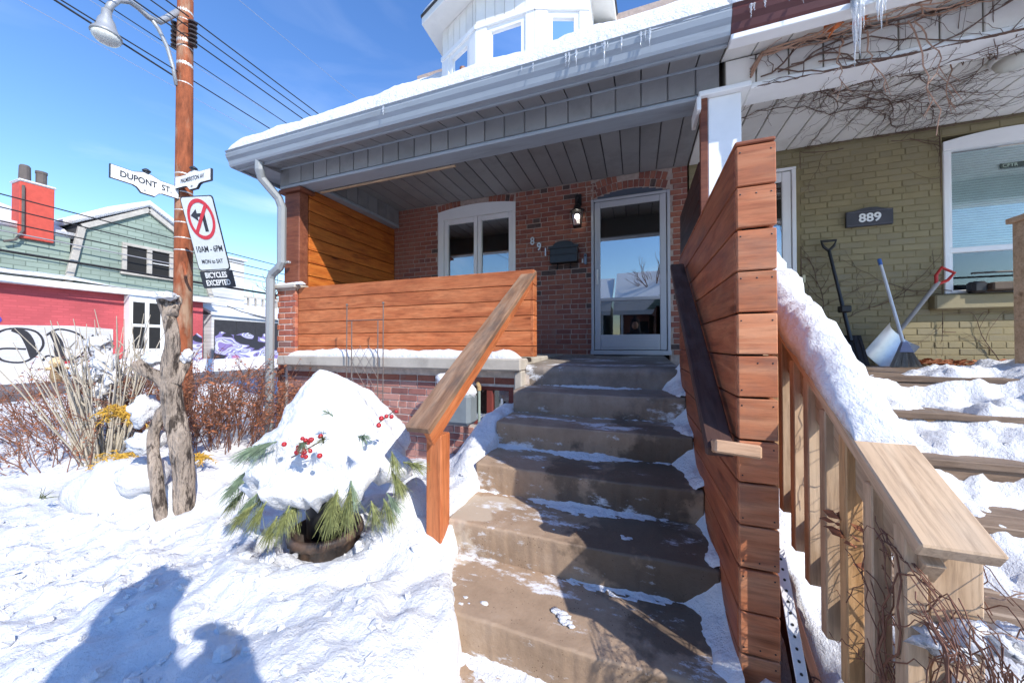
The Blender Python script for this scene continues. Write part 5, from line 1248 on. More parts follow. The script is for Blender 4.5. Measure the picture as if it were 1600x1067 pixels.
fb = mat('black_board', (.035,.035,.04), .7, .2)
for i in range(8): MB().cbox(BX+.5, BX+.55, 9.0+.8*i, 9.0+.8*i+.79, -1.1, 1.05, .006).build('board', fb, fn)
gp = [(9.0,-.6)]+[(9.0+.25*i, .50+.07*math.sin(i*1.7)+.05*math.sin(i*3.1)) for i in range(20)]+[(13.8,-.2),(13.2,-.65),(11,-.7)]
MB().prism(gp, Matrix(((0,0,1,BX+.556),(1,0,0,0),(0,1,0,0),(0,0,0,1))), .003).build('graffiti', graf_mat(), fn)
gp = [(8.35,-.9),(8.88,-.9),(8.88,.35),(8.7,.5),(8.5,.3),(8.35,.4)]
MB().prism(gp, Matrix(((0,0,1,BX-.016),(1,0,0,0),(0,1,0,0),(0,0,0,1))), .004).build('graffiti', graf_mat(), gb)
MB().box(BX-1, BX-.9, 9, 60, -1.3, .6).build('back_wall', clap, wb)
hy = thing('fire_hydrant', (-14.45, 4.5, -.9), 'yellow fire hydrant half buried in the far snow bank', 'hydrant')
yel = mat('hydrant_yellow', (.62,.46,.26), .5, .15)
MB().lathe([(.11,-.5),(.11,.20),(.135,.22),(.135,.25),(.11,.32),(.07,.37),(.03,.40)], (-14.4,4.5,-.70), 16).build('barrel', yel, hy, True)
for sy in (-1,1): MB().tube([(-14.4,4.5+sy*.10,-.60),(-14.4,4.5+sy*.19,-.60)], .05, 10).build('side_outlet', yel, hy)
MB().tube([(-14.3,4.5,-.60),(-14.22,4.5,-.60)], .065, 12).build('pumper_outlet', black, hy)
# far glass tower
gt = thing('glass_tower', (-52, 62, 0), 'distant blue glass apartment tower beyond the porch corner', 'tower')
tw0, tw1 = Vector((-57.0, 62.0, 0)), None
MB().box(-57.6, -40, 60, 78, -2, 26).build('core', mat('tower_spandrel', (.22,.27,.30), .5, .1), gt)
tg = mat('tower_glass', (.10,.22,.30), .08, .25, .3, bmp=0, spec=.8)
for i in range(10):
    for j in range(6): MB().cbox(-57.4+1.45*j, -57.4+1.45*j+1.3, 59.93, 60.02, -1+2.7*i, -1+2.7*i+2.25, .01).build('window', tg, gt)
for i in range(11): MB().cbox(-57.9, -40, 59.6, 60.0, -1.42+2.7*i, -1.30+2.7*i, .02).build('slab_edge', mat('slab', (.42,.44,.46), .7, bmp=0) if i == 0 else bpy.data.materials['slab'], gt)
# far winter trees
def winter_tree(base, h, label, seed, spread=.5, r0=.12, depth=4, m=None):
    rr = random.Random(seed); mb = MB(); br_ = MB()
    def grow(p, d, l, r, k):
        q = p+d*l; mid = p+d*l*.5+Vector((rr.uniform(-.06,.06),rr.uniform(-.06,.06),0))*l
        (mb if k == 0 else br_).tube([p, mid, q], [r, r*.85, r*.68], 6 if k < 2 else 3, False)
        if k >= depth: return
        for _ in range(3 if k < 3 else 2):
            nd = (d+Vector((rr.uniform(-1,1),rr.uniform(-1,1),rr.uniform(-.2,.7)))*spread).normalized(); grow(q if rr.random() < .6 else mid, nd, l*rr.uniform(.62,.82), r*.62, k+1)
    t = thing('bare_tree', base, label, 'tree', 'bare winter trees')
    grow(Vector(base), Vector((0,0,1)), h*.3, r0, 0)
    mb.build('trunk', m or cane_brown, t); br_.build('crown', m or cane_brown, t)
winter_tree((-22,17,-1), 6.2, 'bare winter tree behind the white tower', 4, .55, .14, 6)
winter_tree((2.5,-21,-1.2), 9, 'bare winter tree across the road in front of the house', 9, .55, .2, 6)
# houses across the road, seen in the door glass
def plain_house(x0, x1, yf, wall_m, label, ridge, seed):
    h = thing('opposite_house', ((x0+x1)/2, yf, -1.3), label, 'house', 'houses across the road')
    MB().box(x0, x1, yf-8, yf, -1.4, 3.6).build('wall', wall_m, h)
    xm_ = (x0+x1)/2
    MB().add([(x0-.4,yf+1.6,2.2),(x1+.4,yf+1.6,2.2),(x1+.4,yf-4,ridge),(x0-.4,yf-4,ridge),(x0-.4,yf+1.6,2.5),(x1+.4,yf+1.6,2.5),(x1+.4,yf-4,ridge+.3),(x0-.4,yf-4,ridge+.3)],[(0,3,2,1),(4,5,6,7),(0,1,5,4),(1,2,6,5),(2,3,7,6),(3,0,4,7)]).build('roof', snow, h)
    MB().prism([(xm_-1.6,2.6),(xm_+1.6,2.6),(xm_,4.4)], Matrix(((1,0,0,0),(0,0,-1,yf+1.7),(0,1,0,0),(0,0,0,1))), .3).build('gable', green, h)
    for i in range(3): MB().box(x0+.8+i*2.2, x0+2.0+i*2.2, yf+.0, yf+.03, .2, 1.8).build('window', room_dark, h)
    for sx in (x0+.2, x1-.2, xm_): MB().tube([(sx,yf+1.4,-1.3),(sx,yf+1.4,2.3)], .09, 8).build('porch_post', white_paint, h)
plain_house(-9, -2.2, -18, mat('dark_clapboard', (.06,.075,.075), .7), 'dark clapboard house with a snowy roof across the road', 5.6, 1)
plain_house(-1.2, 5.8, -18, mat('brick_far', (.20,.08,.06), .8), 'dark brick house with a green gable across the road', 6.0, 2)
plain_house(7, 14, -18, mat('grey_far', (.20,.22,.24), .8), 'grey house with a snowy roof across the road', 5.4, 3)

# ------------------------------------------------------------------ garden plants
def leaf_quad(mb, c, l, w, rr, up=.5):
    a = rr.uniform(0, 6.283); u = Vector((math.cos(a), math.sin(a), rr.uniform(-up, up))).normalized()*l
    v = Vector((-math.sin(a), math.cos(a), rr.uniform(-1,1))).normalized()*w
    mb.add([c-u, c+v*.8+Vector((0,0,w*.3)), c+u, c-v*.8], [(0,1,2),(0,2,3)])
def cane_bush(name, base, label, n, h, spread, m_cane, seed, r=.005, leaves=0, m_leaf=None, lean=(0,0), twig=4, spreadbase=.3, leafsize=.02, group=None, jit=.25, wob=.22):
    rr = random.Random(seed); c_, l_ = MB(), MB(); t = thing(name, base, label, 'shrub', group)
    for i in range(n):
        a = rr.uniform(0,6.283); q = math.sqrt(rr.random()); b0 = Vector(base)+Vector((math.cos(a)*q*spreadbase, math.sin(a)*q*spreadbase*.7, -.12))
        d = Vector((math.cos(a)*q*spread+lean[0]+rr.uniform(-jit,jit), math.sin(a)*q*spread*.8+lean[1]+rr.uniform(-jit,jit), 1)).normalized()
        L = h*rr.uniform(.55,1.05); pts = [b0]; p_ = b0.copy(); dd = d.copy()
        for k in range(5):
            dd = (dd+Vector((rr.uniform(-wob,wob), rr.uniform(-wob,wob), rr.uniform(-.12,.12)))).normalized(); p_ = p_+dd*L/5; pts.append(p_.copy())
        c_.tube(pts, [r*(1-.14*k) for k in range(6)], 4, False)
        for k in range(twig):
            s0 = pts[rr.randint(2,5)]; td = (dd+Vector((rr.uniform(-1,1), rr.uniform(-1,1), rr.uniform(-.3,.7)))).normalized(); tl = h*rr.uniform(.12,.3)
            mid = s0+td*tl*.5+Vector((0,0,.02)); e = s0+td*tl; c_.tube([s0, mid, e], [r*.5, r*.42, r*.3], 3, False)
            for _ in range(leaves): leaf_quad(l_, s0.lerp(e, rr.random())+Vector((rr.uniform(-1,1),rr.uniform(-1,1),rr.uniform(-1,.4)))*.025, leafsize*rr.uniform(.5,1.1), leafsize*.55*rr.uniform(.5,1.1), rr)
    c_.build('canes', m_cane, t)
    if leaves: l_.build('leaves', m_leaf, t)
    return t
gz = lambda x, y: ground_z(x, y)
# brown shrubs
cane_bush('brown_shrub', (-4.35,2.55,gz(-4.35,2.55)), 'leafy reddish brown shrub beside the brick pillar', 180, .95, .75, cane_brown, 41, .005, 4, leaf_brown, twig=6, spreadbase=.70, leafsize=.024)
cane_bush('brown_shrub', (-4.95,2.35,gz(-4.95,2.35)), 'twiggy reddish brown shrub just right of the pale canes', 80, .9, .7, cane_brown, 42, .005, 4, leaf_brown, twig=6, spreadbase=.55, leafsize=.024)
cane_bush('brown_shrub', (-5.75,1.95,gz(-5.75,1.95)), 'flattened dark brown shrub leaning left over the snow', 100, .85, .9, cane_brown, 43, .0048, 3, leaf_brown, (-.6,-.1), 6, .6, .022)
cane_bush('brown_shrub', (-4.95,1.55,gz(-4.95,1.55)), 'low dark brown twigs poking through the snow left of the trunk', 60, .55, 1.0, cane_brown, 44, .0042, 2, leaf_brown, (-.5,0), 5, .5, .022)
# pale pruned canes
pc_ = cane_bush('pale_cane_shrub', (-4.55,1.72,gz(-4.55,1.72)), 'pruned pale grey cane shrub standing behind the twisted trunk', 95, 1.42, .30, cane_pale, 51, .0085, 0, None, (-.06,0), 0, .17, jit=.10, wob=.10)
rr = random.Random(5); tw = MB()
for i in range(90):
    a = rr.uniform(0,6.28); zz = rr.uniform(.4,1.1); rad = .10+.16*zz
    s0 = Vector((-4.6+math.cos(a)*rad, 1.72+math.sin(a)*rad*.7, -1.1+zz)); tw.tube([s0, s0+Vector((rr.uniform(-.12,.12),rr.uniform(-.1,.1),rr.uniform(-.02,.14)))], [.007,.003], 3, False)
tw.build('twigs', cane_pale, pc_)['kind'] = 'stuff'
sn_ = MB()
for i, (x, y, z, r, sq) in enumerate(((-4.70,1.72,.02,.075,(1.2,1,.8)),(-4.55,1.70,-.15,.075,(.8,1,1.4)),(-4.62,1.70,-.42,.05,(1,1,1.3)),(-4.72,1.72,-.28,.05,(1,1,1.2)),(-4.45,1.70,-.3,.05,(.8,1,1.6)),(-4.6,1.68,-.62,.05,(1.3,1,1)))): sn_.blob((x,y,z), r, 10, sq, .8, i)
tag(sn_.build('shrub_snow', snow, None, True), 'clumps of snow caught among the pale canes', 'snow', kind='stuff')
# yellow cedar sprays
def cedar_spray(pos, n, size, label, seed):
    rr = random.Random(seed); mb = MB(); t = thing('golden_cedar', pos, label, 'shrub', 'golden cedar sprays in the snow')
    for i in range(n):
        a = rr.uniform(0,6.283); d = Vector((math.cos(a), math.sin(a)*.8, rr.uniform(-.5,.9))).normalized(); L = size*rr.uniform(.4,1.0); s0 = Vector(pos)+d*size*.1
        p1 = s0+d*L*.6; p2 = s0+d*L+Vector((0,0,-L*.3)); mb.tube([s0,p1,p2], [.003,.0025,.0015], 3, False)
        for k in range(14):
            q = s0.lerp(p1,rr.random()) if rr.random() < .4 else p1.lerp(p2,rr.random()); e = q+Vector((rr.uniform(-1,1),rr.uniform(-1,1),rr.uniform(-1,.3)))*.035; mb.tube([q,e], [.0035,.0015], 3, False)
    mb.build('sprays', leaf_gold, t)
def atp(px_, py_, d):
    S, C = math.sin(A), math.cos(A); sp, cp = math.sin(PITCH), math.cos(PITCH)
    a, b = (px_-800)/540, -(py_-533.5)/540
    f, r_, u = Vector((-S*cp, C*cp, sp)), Vector((C, S, 0)), Vector((S*sp, -C*sp, cp)); return (f+r_*a+u*b)*d
cedar_spray(atp(195,645,2.75), 40, .16, 'golden cedar spray tucked below the pale canes', 61)
cedar_spray(atp(190,715,2.55), 34, .17, 'golden cedar spray poking from the snow mound left of the trunk', 62)
cedar_spray(atp(240,812,2.28), 14, .06, 'tuft of golden cedar at the foot of the thinner trunk', 63)
cedar_spray(atp(318,714,2.6), 12, .08, 'little golden cedar sprig right of the twisted trunk', 64)
# sawn twisted trunk
tk = thing('sawn_tree', (-2.86,1.43,-1.15), 'sawn off twisted tree trunk with two stems and snow on its stubs', 'tree')
def trunk(name, pts, rs, parent, seed, m=bark):
    mb = MB(); P = [Vector(p) for p in pts]; n = 26; S = []; RS = []
    for i in range(len(P)-1):
        for j in range(14):
            t = j/14; p0, p1, p2, p3 = P[max(0,i-1)], P[i], P[i+1], P[min(len(P)-1,i+2)]
            S.append(.5*((2*p1)+(p2-p0)*t+(2*p0-5*p1+4*p2-p3)*t*t+(3*p1-p0-3*p2+p3)*t**3)); RS.append(lerp(rs[i],rs[i+1],t))
    S.append(P[-1]); RS.append(rs[-1]); mb.tube(S, RS, n)
    for i, v in enumerate(mb.v):
        c = S[i//n]; d = Vector(v)-c; k = 1+.13*fbm(v[0],v[1],v[2]*.35+seed,11,4)+.20*abs(mnoise.noise(Vector((v[0]*34,v[1]*34,v[2]*7+seed)))); mb.v[i] = tuple(c+d*k)
    return mb.build(name, m, parent, True)
D = 2.32
trunk('main_stem', [atp(287,810,D),atp(287,740,D),atp(279,680,D),atp(268,625,D),atp(266,570,D),atp(270,530,D),atp(262,490,D+.02),atp(258,468,D+.02)], [.050,.052,.056,.052,.045,.037,.034,.041], tk, 1)
trunk('side_branch', [atp(268,610,D),atp(248,590,D-.03),atp(228,580,D-.06),atp(212,566,D-.08)], [.040,.035,.031,.030], tk, 2)
trunk('side_branch', [atp(270,492,D),atp(272,478,D+.05),atp(275,468,D+.1)], [.028,.030,.032], tk, 3)
trunk('side_branch', [atp(272,600,D),atp(286,572,D+.05),atp(296,548,D+.08)], [.034,.030,.029], tk, 4)
trunk('second_stem', [atp(254,822,D-.08),atp(247,770,D-.07),atp(241,715,D-.05),atp(240,680,D-.02),atp(250,650,D),atp(266,630,D+.02)], [.032,.033,.032,.031,.032,.030], tk, 5)
ts = MB()
for i, (c, r, sq) in enumerate(((atp(262,463,D),.05,(1.3,1,.5)),(atp(240,560,D+.0),.06,(1.2,.9,.9)),(atp(292,556,D+.04),.03,(1,1,1.3)),(atp(228,690,D+.02),.085,(1.1,1,.8)),(atp(228,640,D+.08),.075,(.8,1,1.2)))): ts.blob(c, r, 12, sq, .7, i+3)
tag(ts.build('trunk_snow', snow, None, True), 'pads of snow resting on the stubs of the sawn trunk', 'snow', kind='stuff')
ml = MB()
for i, (c, r, sq) in enumerate(((atp(188,740,2.5),.24,(1.2,1,.85)),(atp(225,720,2.42),.14,(1,1,.8)),(atp(160,790,2.4),.2,(1.3,1,.45)))): ml.blob(c-Vector((0,0,.1)), r, 14, sq, .22, i+9)
tag(ml.build('snow_mound', snow, None, True), 'rounded snow mound over the golden cedar left of the trunk', 'snow', kind='stuff')
gs = MB()
for i in range(24):
    c = atp(66+rr.uniform(-6,6), 778, 2.3); gs.tube([c, c+Vector((rr.uniform(.0,.16),rr.uniform(-.03,.05),rr.uniform(.0,.07)))], [.002,.001], 3, False)
tag(gs.build('grass_tuft', needle), 'dry grass tuft poking out of the snow at the far left', 'grass', kind='stuff')
# ------------------------------------------------------------------ planter with snowy boughs
PC = Vector((-1.66, 1.50, 0))
pt_ = thing('planter', (-1.66,1.50,-1.3), 'dark bronze planter pot half sunk in the snow with pine boughs', 'planter')
def ribs(a, z): return 1+.025*math.cos(a*22)*(1 if z < .16 else 0)
MB().lathe([(.09,-.14),(.12,-.13),(.15,-.05),(.172,.06),(.175,.14),(.188,.15),(.195,.17),(.188,.195),(.172,.20),(.165,.17),(.14,.10)], (PC.x,PC.y,-1.22), 66, ribs).build('bowl', pot_mat, pt_, True)
MB().lathe([(.10,0),(.105,.16),(.11,.30)], (PC.x-.01,PC.y+.01,-1.06), 24).build('liner', black_plastic, pt_, True)
apex0 = atp(500,577,1.98)
def bough(pos, droop, n, L, m, seed, fan=.5):
    rr = random.Random(seed); mb = MB(); p0 = Vector(pos); dv_ = Vector(droop).normalized()
    stem = p0+dv_*L*.55
    mb.tube([p0, stem], [.004,.002], 4, False)
    for i in range(n):
        q = p0.lerp(stem, rr.random()); d = (dv_+Vector((rr.uniform(-1,1),rr.uniform(-1,1),rr.uniform(-1,.5)))*fan*rr.uniform(.4,1.5)).normalized()
        l = L*rr.uniform(.55,1.0); mid = q+d*l*.5; e = q+d*l+Vector((0,0,-l*.18)); mb.tube([q, mid, e], [.0009,.0009,.0005], 3, False)
    mb.build('bough', m, pt_)
for i, (x_, y_, d_, dr_v, n_, L_, m_) in enumerate(((432,690,1.62,(-.9,-.3,-.3),150,.15,needle_blue),(420,692,1.66,(-1,-.2,-.45),130,.15,needle_blue),(386,735,1.74,(-.6,-.3,-.8),110,.10,needle_blue),(424,752,1.68,(-.3,-.3,-.9),100,.09,needle),
    (468,772,1.70,(-.25,-.25,-.95),150,.13,needle),(528,764,1.66,(-.05,-.3,-.9),190,.15,needle),(548,762,1.66,(.12,-.3,-.9),190,.14,needle),
    (580,782,1.72,(.4,-.1,-.8),110,.10,needle),(604,770,1.74,(.6,0,-.6),90,.10,needle_blue),(612,735,1.72,(.4,.1,-.8),120,.11,needle),(630,722,1.76,(.9,.2,-.1),110,.10,needle),(612,705,1.70,(.3,0,-.9),90,.10,needle),
    (520,650,1.64,(0,-.6,.5),30,.06,needle_blue),(560,682,1.60,(.8,-.4,.2),90,.09,needle_blue),(480,690,1.60,(.4,-.6,.1),70,.08,needle_blue),(505,692,1.60,(.5,-.5,.5),60,.08,needle))):
    bough(atp(x_,y_,d_), dr_v, n_, L_, m_, 100+i)
brr = random.Random(31)
for i in (1,2,4,7,8,9,11,13,15,17,18,20,24,26,29,31):
    th = R(-190+200*i/33)+brr.uniform(-.06,.06); hr_ = .40+brr.uniform(-.03,.05); hz = apex0.z-.54-.08*(.5-.5*math.sin(th))+brr.uniform(-.06,.08)
    bough((PC.x+.03+hr_*math.cos(th), PC.y+.05+hr_*math.sin(th), hz), (math.cos(th), math.sin(th), brr.uniform(-1.3,-.3)), 100, brr.uniform(.09,.14), brr.choice((needle, needle_blue, needle)), 300+i, .55)
for i in range(26):
    if i < 21: c = atp(476+rr.gauss(0,16), 702+rr.gauss(0,11), 1.56)
    else: c = atp(592+6*(i-21)+rr.uniform(-3,3), 660-4.5*(i-21)+rr.uniform(-5,5), 1.66)
    MB().blob(c, rr.uniform(.008,.013), 6).build('berry', berry, pt_, True)
MB().tube([atp(590,662,1.66),atp(618,640,1.66)], .0025, 4).tube([atp(455,715,1.57),atp(500,690,1.57)], .003, 4).build('berry_twig', cane_dark, pt_)
# snow cap over the boughs
cap = MB(); nth, nr_ = 150, 40
apex = atp(500,577,1.98); 
for i in range(nr_+1):
    t = i/nr_
    for k in range(nth):
        th = 2*math.pi*k/nth
        front = .5-.5*math.sin(th)
        droop = .56+.11*front+.12*fbm(math.cos(th)*1.4, math.sin(th)*1.4, 2.2, 1.5, 4)+.02*math.sin(th*9+1.3)+.02*fbm(math.cos(th)*6, math.sin(th)*6, 1, 2, 4)
        R_ = .455+.04*math.sin(th*3+.7)+.03*math.sin(th*8)
        zz = -(t**1.06)*droop; r_ = R_*(t**.80)*(1 if t < .85 else 1-.30*((t-.85)/.15)**1.5)
        cxx = lerp(apex.x, PC.x+.03, min(1,t*1.3)); cyy = lerp(apex.y, PC.y+.05, min(1,t*1.3))
        nz = fbm(math.cos(th)*r_*3, math.sin(th)*r_*3, zz*3, 1.3, 4)*.08*min(1,t*2)+fbm(math.cos(th)*r_, math.sin(th)*r_, zz, 7, 5)*.035*min(1,t*3)
        fold = .035*max(0, math.sin(th*6+zz*5))*smooth(.35,.9,t)-.012*fbm(math.cos(th)*r_, math.sin(th)*r_, zz, 22, 4)
        cap.v.append((cxx+(r_*(1+nz*1.6)-fold)*math.cos(th), cyy+(r_*(1+nz*1.6)-fold)*math.sin(th), apex.z+zz+nz*.5))
for i in range(nr_):
    for k in range(nth):
        k2 = (k+1) % nth; cap.f.append((i*nth+k, (i+1)*nth+k, (i+1)*nth+k2, i*nth+k2))
b0 = len(cap.v)
for k in range(nth):
    x_, y_, z_ = cap.v[nr_*nth+k]; cap.v.append((lerp(x_,PC.x,.45), lerp(y_,PC.y,.45), z_+.12))
for k in range(nth):
    k2 = (k+1) % nth; cap.f.append((nr_*nth+k, b0+k, b0+k2, nr_*nth+k2))
cap.f.append(tuple(b0+k for k in range(nth)))
tag(cap.build('bough_snow', snow, None, True), 'tall cone of snow draped over the pine boughs of the planter', 'snow', kind='stuff')
# trellis
tl = thing('wire_trellis', (-2.6, 2.8, -1.1), 'thin wire trellis with a diamond lattice against the porch', 'trellis')
wm = mat('trellis_wire', (.16,.13,.115), .6, .2, bmp=0)
for x_ in (-2.84,-2.775,-2.44,-2.375): MB().tube([(x_,2.80,-1.15),(x_,2.80,.42 if x_ in (-2.84,-2.375) else .25)], .0055, 5).build('upright', wm, tl)
for zz in (.26,-.22,-.45): MB().tube([(-2.84,2.80,zz),(-2.375,2.80,zz)], .004, 5).build('crossbar', wm, tl)
lt = MB(); dxs = (2.775-2.44)/3
for i in range(6):
    for j in range(3):
        xa = -2.775+dxs*j; za = .0-.16*i
        lt.tube([(xa,2.795,za),(xa+dxs,2.795,za-.16)], .0025, 3, False).tube([(xa+dxs,2.803,za),(xa,2.803,za-.16)], .0025, 3, False)
lt.build('lattice', wm, tl)
for x_ in (-2.84,-2.375): MB().blob((x_,2.80,.425), .013, 5).build('knob', wm, tl)
# gas meter and pipe
gmt = thing('gas_meter', (-1.55, 2.78, -.75), 'grey gas meter with a snow topped regulator beside the basement window', 'gas meter')
mg = mat('meter_grey', (.20,.23,.245), .5, .1)
MB().cbox(-1.60, -1.36, 2.68, 2.86, -.70, -.42, .03).build('case', mg, gmt); MB().lathe([(.05,0),(.055,.05),(.03,.08),(.03,.1)], (-1.66,2.76,-.40), 14).build('regulator', mg, gmt)
MB().tube([(-1.66,2.76,-.75),(-1.66,2.76,-.38)], .02, 8).tube([(-1.66,2.76,-.30),(-1.5,2.80,-.30)], .018, 8).build('pipework', mg, gmt)
gms = MB().blob((-1.48,2.77,-.42), .12, 8, (1.1,.85,.8), .3, 2).blob((-1.66,2.75,-.30), .07, 7, (1,1,.8), .3, 4)
tag(gms.build('meter_snow', snow, None, True), 'snow heaped on the gas meter behind the handrail', 'snow', kind='stuff')
vp = thing('vent_pipe', (-1.36, 2.86, -.8), 'grey copper elbowed pipe in front of the basement window', 'pipe')
MB().tube([(-1.36,2.88,-1.0),(-1.36,2.88,-.40)], .014, 8).build('riser_pipe', mat('verdigris', (.30,.36,.31), .6, .2), vp)
MB().tube([(-1.36,2.88,-.41),(-1.36,2.88,-.375),(-1.375,2.89,-.36),(-1.42,2.98,-.36)], .02, 8).build('elbow', mat('brass', (.45,.30,.14), .5, .2), vp)

# ------------------------------------------------------------------ icicles
ORD = 'first second third fourth fifth sixth seventh eighth ninth tenth eleventh twelfth thirteenth fourteenth fifteenth'.split()
ic_n = [0, 0]
def icicle(x, L, r, y=GY+.004, z=2.20, house2=False):
    mb = MB(); rr = random.Random(int(x*1000)); n = 7
    mb.tube([(x+rr.uniform(-1,1)*.004*i/n, y+rr.uniform(-1,1)*.002, z-L*i/n) for i in range(n+1)], [r*(1-.93*(i/n)**.8)*(1+.25*math.sin(i*2.2)) for i in range(n+1)], 7)
    j = 1 if house2 else 0; o_ = ORD[ic_n[j]]; ic_n[j] += 1
    tag(mb.build('icicle', ice, None, True), ('%s icicle from the left along the brown gutter' if house2 else '%s icicle from the left along the grey gutter') % o_, 'icicle', 'icicles on the brown gutter' if house2 else 'icicles on the grey gutter')
for px_, L, r in ((600,.09,.010),(815,.04,.006),(833,.07,.007),(884,.10,.009),(889,.11,.009),(900,.12,.011),(921,.08,.008),(930,.05,.006),(940,.06,.007),(944,.17,.012),(949,.05,.006),(971,.10,.008),(1001,.11,.009),(1008,.08,.007),(1015,.13,.011)):
    d_ = atp(px_, 0, 1); k = GY/d_.y; icicle(d_.x*k+.0, L, r, GY-.004, 2.225)
for px_, L, r in ((1173,.09,.010),(1178,.05,.008),(1195,.05,.008),(1232,.05,.006),(1255,.09,.007)):
    d_ = atp(px_, 0, 1); k = GY/d_.y; icicle(d_.x*k, L, r, GY-.004, 2.20, True)
for px_, L, r in ((1330,.42,.018),(1334,.30,.016),(1338,.36,.018),(1344,.2,.013),(1366,.18,.014),(1372,.24,.015),(1378,.14,.012)):
    d_ = atp(px_, 0, 1); k = (GY+.06)/d_.y; icicle(d_.x*k, L, r, GY+.03, 2.09, True)

# ------------------------------------------------------------------ vines on the neighbouring porch
def walk(mb, p, d, n, step, r, plane, rr, wob=.35, twigs=.5, depth=0, clampf=None):
    """random creeping stem that stays on a plane (plane = index of the fixed axis) with little twigs"""
    p = Vector(p); d = Vector(d).normalized(); pts = [p.copy()]
    for i in range(n):
        w = Vector((rr.uniform(-1,1), rr.uniform(-1,1), rr.uniform(-1,1)))*wob; w[plane] *= .15
        d = (d+w).normalized(); d[plane] *= .4; p = p+d*step
        if clampf: p = clampf(p)
        pts.append(p.copy())
        if depth < 2 and rr.random() < twigs:
            td = d+Vector((rr.uniform(-1,1),rr.uniform(-1,1),rr.uniform(-1,1)))*1.1; td[plane] *= .5
            walk(mb, p, td, rr.randint(2,6) if depth else rr.randint(3,9), step*.7, r*.55, plane, rr, wob*1.2, twigs*.5, depth+1, clampf)
    mb.tube(pts, [max(.0012, r*(1-.6*i/len(pts))) for i in range(len(pts))], 4, False)
rr = random.Random(77)
def cl_soff(p):
    x = max(.66, p.x); y = p.y
    if y < 3.0: z = 2.092+.065*(y-2.755)/.25-.012
    elif y < 3.2: z = 1.895
    else: z = 2.215
    return Vector((x, min(y, 4.72), z+rr.uniform(-.025,.006)))
def cl_beam(p): return Vector((max(.78, p.x), 2.985+rr.uniform(-.02,.005), max(1.90, min(2.14, p.z))))
def cl_wall(p): return Vector((max(1.74, min(p.x, 2.9)), WY-.03+rr.uniform(-.008,.003), max(-.18, min(2.2, p.z))))
v1 = thing('porch_vine', (.8, 2.9, 1.9), 'bare woody vine sprawling over the white soffit and beam of the neighbouring porch', 'vine')
m1 = MB()
for i in range(6): walk(m1, (.80+rr.uniform(0,.5),2.97,1.93+rr.uniform(0,.15)), (1,0,rr.uniform(-.1,.25)), 26, .075, .006, 1, rr, .4, .45, 0, cl_beam)
m1.build('beam_stems', cane_dark, v1)
m2 = MB()
for i in range(16): walk(m2, (.75+rr.uniform(0,1.2),3.22+rr.uniform(0,.9),2.2), (1,rr.uniform(-.6,1.0),0), 26, .08, .0045, 2, rr, .38, .6, 0, cl_soff)
m2.build('ceiling_stems', cane_dark, v1)
m3 = MB()
for i in range(4): walk(m3, (.80,2.98,1.98+.02*i), (1,-.25,.12), 26, .07, .008, 2, rr, .25, .5, 0, lambda p: Vector((max(.7,p.x), max(2.74,min(3.0,p.y)), 2.10+.25*(min(3.0,max(2.74,p.y))-2.755)-.02+rr.uniform(-.03,0))))
m3.build('soffit_stems', vine_tan, v1)
for k, (x_, y_, L) in enumerate(((1.62,2.88,.75),(1.66,2.90,.45),(2.05,3.3,.40),(1.30,2.9,.32),(1.42,2.88,.42))):
    mm = MB(); p_ = Vector((x_,y_,2.05)); pts = [p_.copy()]
    for i in range(10): p_ = p_+Vector((rr.uniform(-.02,.035),rr.uniform(-.01,.01),-L/10)); pts.append(p_.copy())
    mm.tube(pts, [.0055-.0003*i for i in range(11)], 4, False)
    for i in range(4): s0 = pts[rr.randint(4,10)]; mm.tube([s0, s0+Vector((rr.uniform(-.06,.06),0,-rr.uniform(.04,.12)))], [.003,.0015], 3, False)
    mm.build('hanging_stem', vine_tan, v1)
ml_ = MB()
for x_, z_ in ((1.20,2.05),(1.33,2.10),(1.36,2.085)):
    for i in range(5): leaf_quad(ml_, Vector((x_+rr.uniform(-.03,.03),2.78+rr.uniform(-.02,.02),z_+rr.uniform(-.04,.03))), .045, .025, rr)
ml_.build('dead_leaves', mat('orange_leaf', (.50,.13,.03), .7, .3), v1)
v2 = thing('wall_vine', (1.95, WY-.03, -.2), 'thin bare creeper branching over the olive wall below the plaque', 'vine')
m4 = MB()
walk(m4, (1.92,WY-.03,-.15), (.0,0,1), 26, .065, .008, 1, rr, .18, .75, 0, cl_wall)
walk(m4, (1.85,WY-.03,-.15), (.05,0,1), 18, .065, .006, 1, rr, .25, .7, 0, cl_wall)
for i in range(4): walk(m4, (rr.uniform(1.8,2.9),WY-.03,2.15), (rr.choice((-1,1)),0,-.3), 14, .07, .004, 1, rr, .3, .5, 0, cl_wall)
for i in range(5): walk(m4, (rr.uniform(2.0,3.0),WY-.03,rr.uniform(.1,.9)), (rr.choice((-1,1)),0,rr.uniform(-.2,.6)), 14, .06, .0035, 1, rr, .3, .5, 0, cl_wall)
walk(m4, (3.3,WY-.03,-.15), (-.6,0,1), 9, .07, .004, 1, rr, .2, .6, 0, lambda p: Vector((p.x, WY-.03, min(.33, max(-.2, p.z)))))
m4.build('stems', cane_dark, v2)['kind'] = 'stuff'
v3 = thing('railing_vine', (.55, 1.0, -1.2), 'tangle of bare vine climbing the foot of the pine stair railing', 'vine')
m5 = MB()
for i in range(14):
    walk(m5, (.55+rr.uniform(-.02,.12), .95+rr.uniform(-.1,.35), -1.15+rr.uniform(0,.25)), (rr.uniform(-.2,.3),rr.uniform(-.2,.4),1), 13, .055, .003, 0, rr, .55, .7, 0, lambda p: Vector((max(.525,min(.74,p.x+rr.uniform(-.008,.008))), max(.86,min(1.55,p.y)), max(-1.25,min(-.50+(p.y-.95)*.6,p.z)))))
m5.build('stems', cane_brown, v3)
m6 = MB()
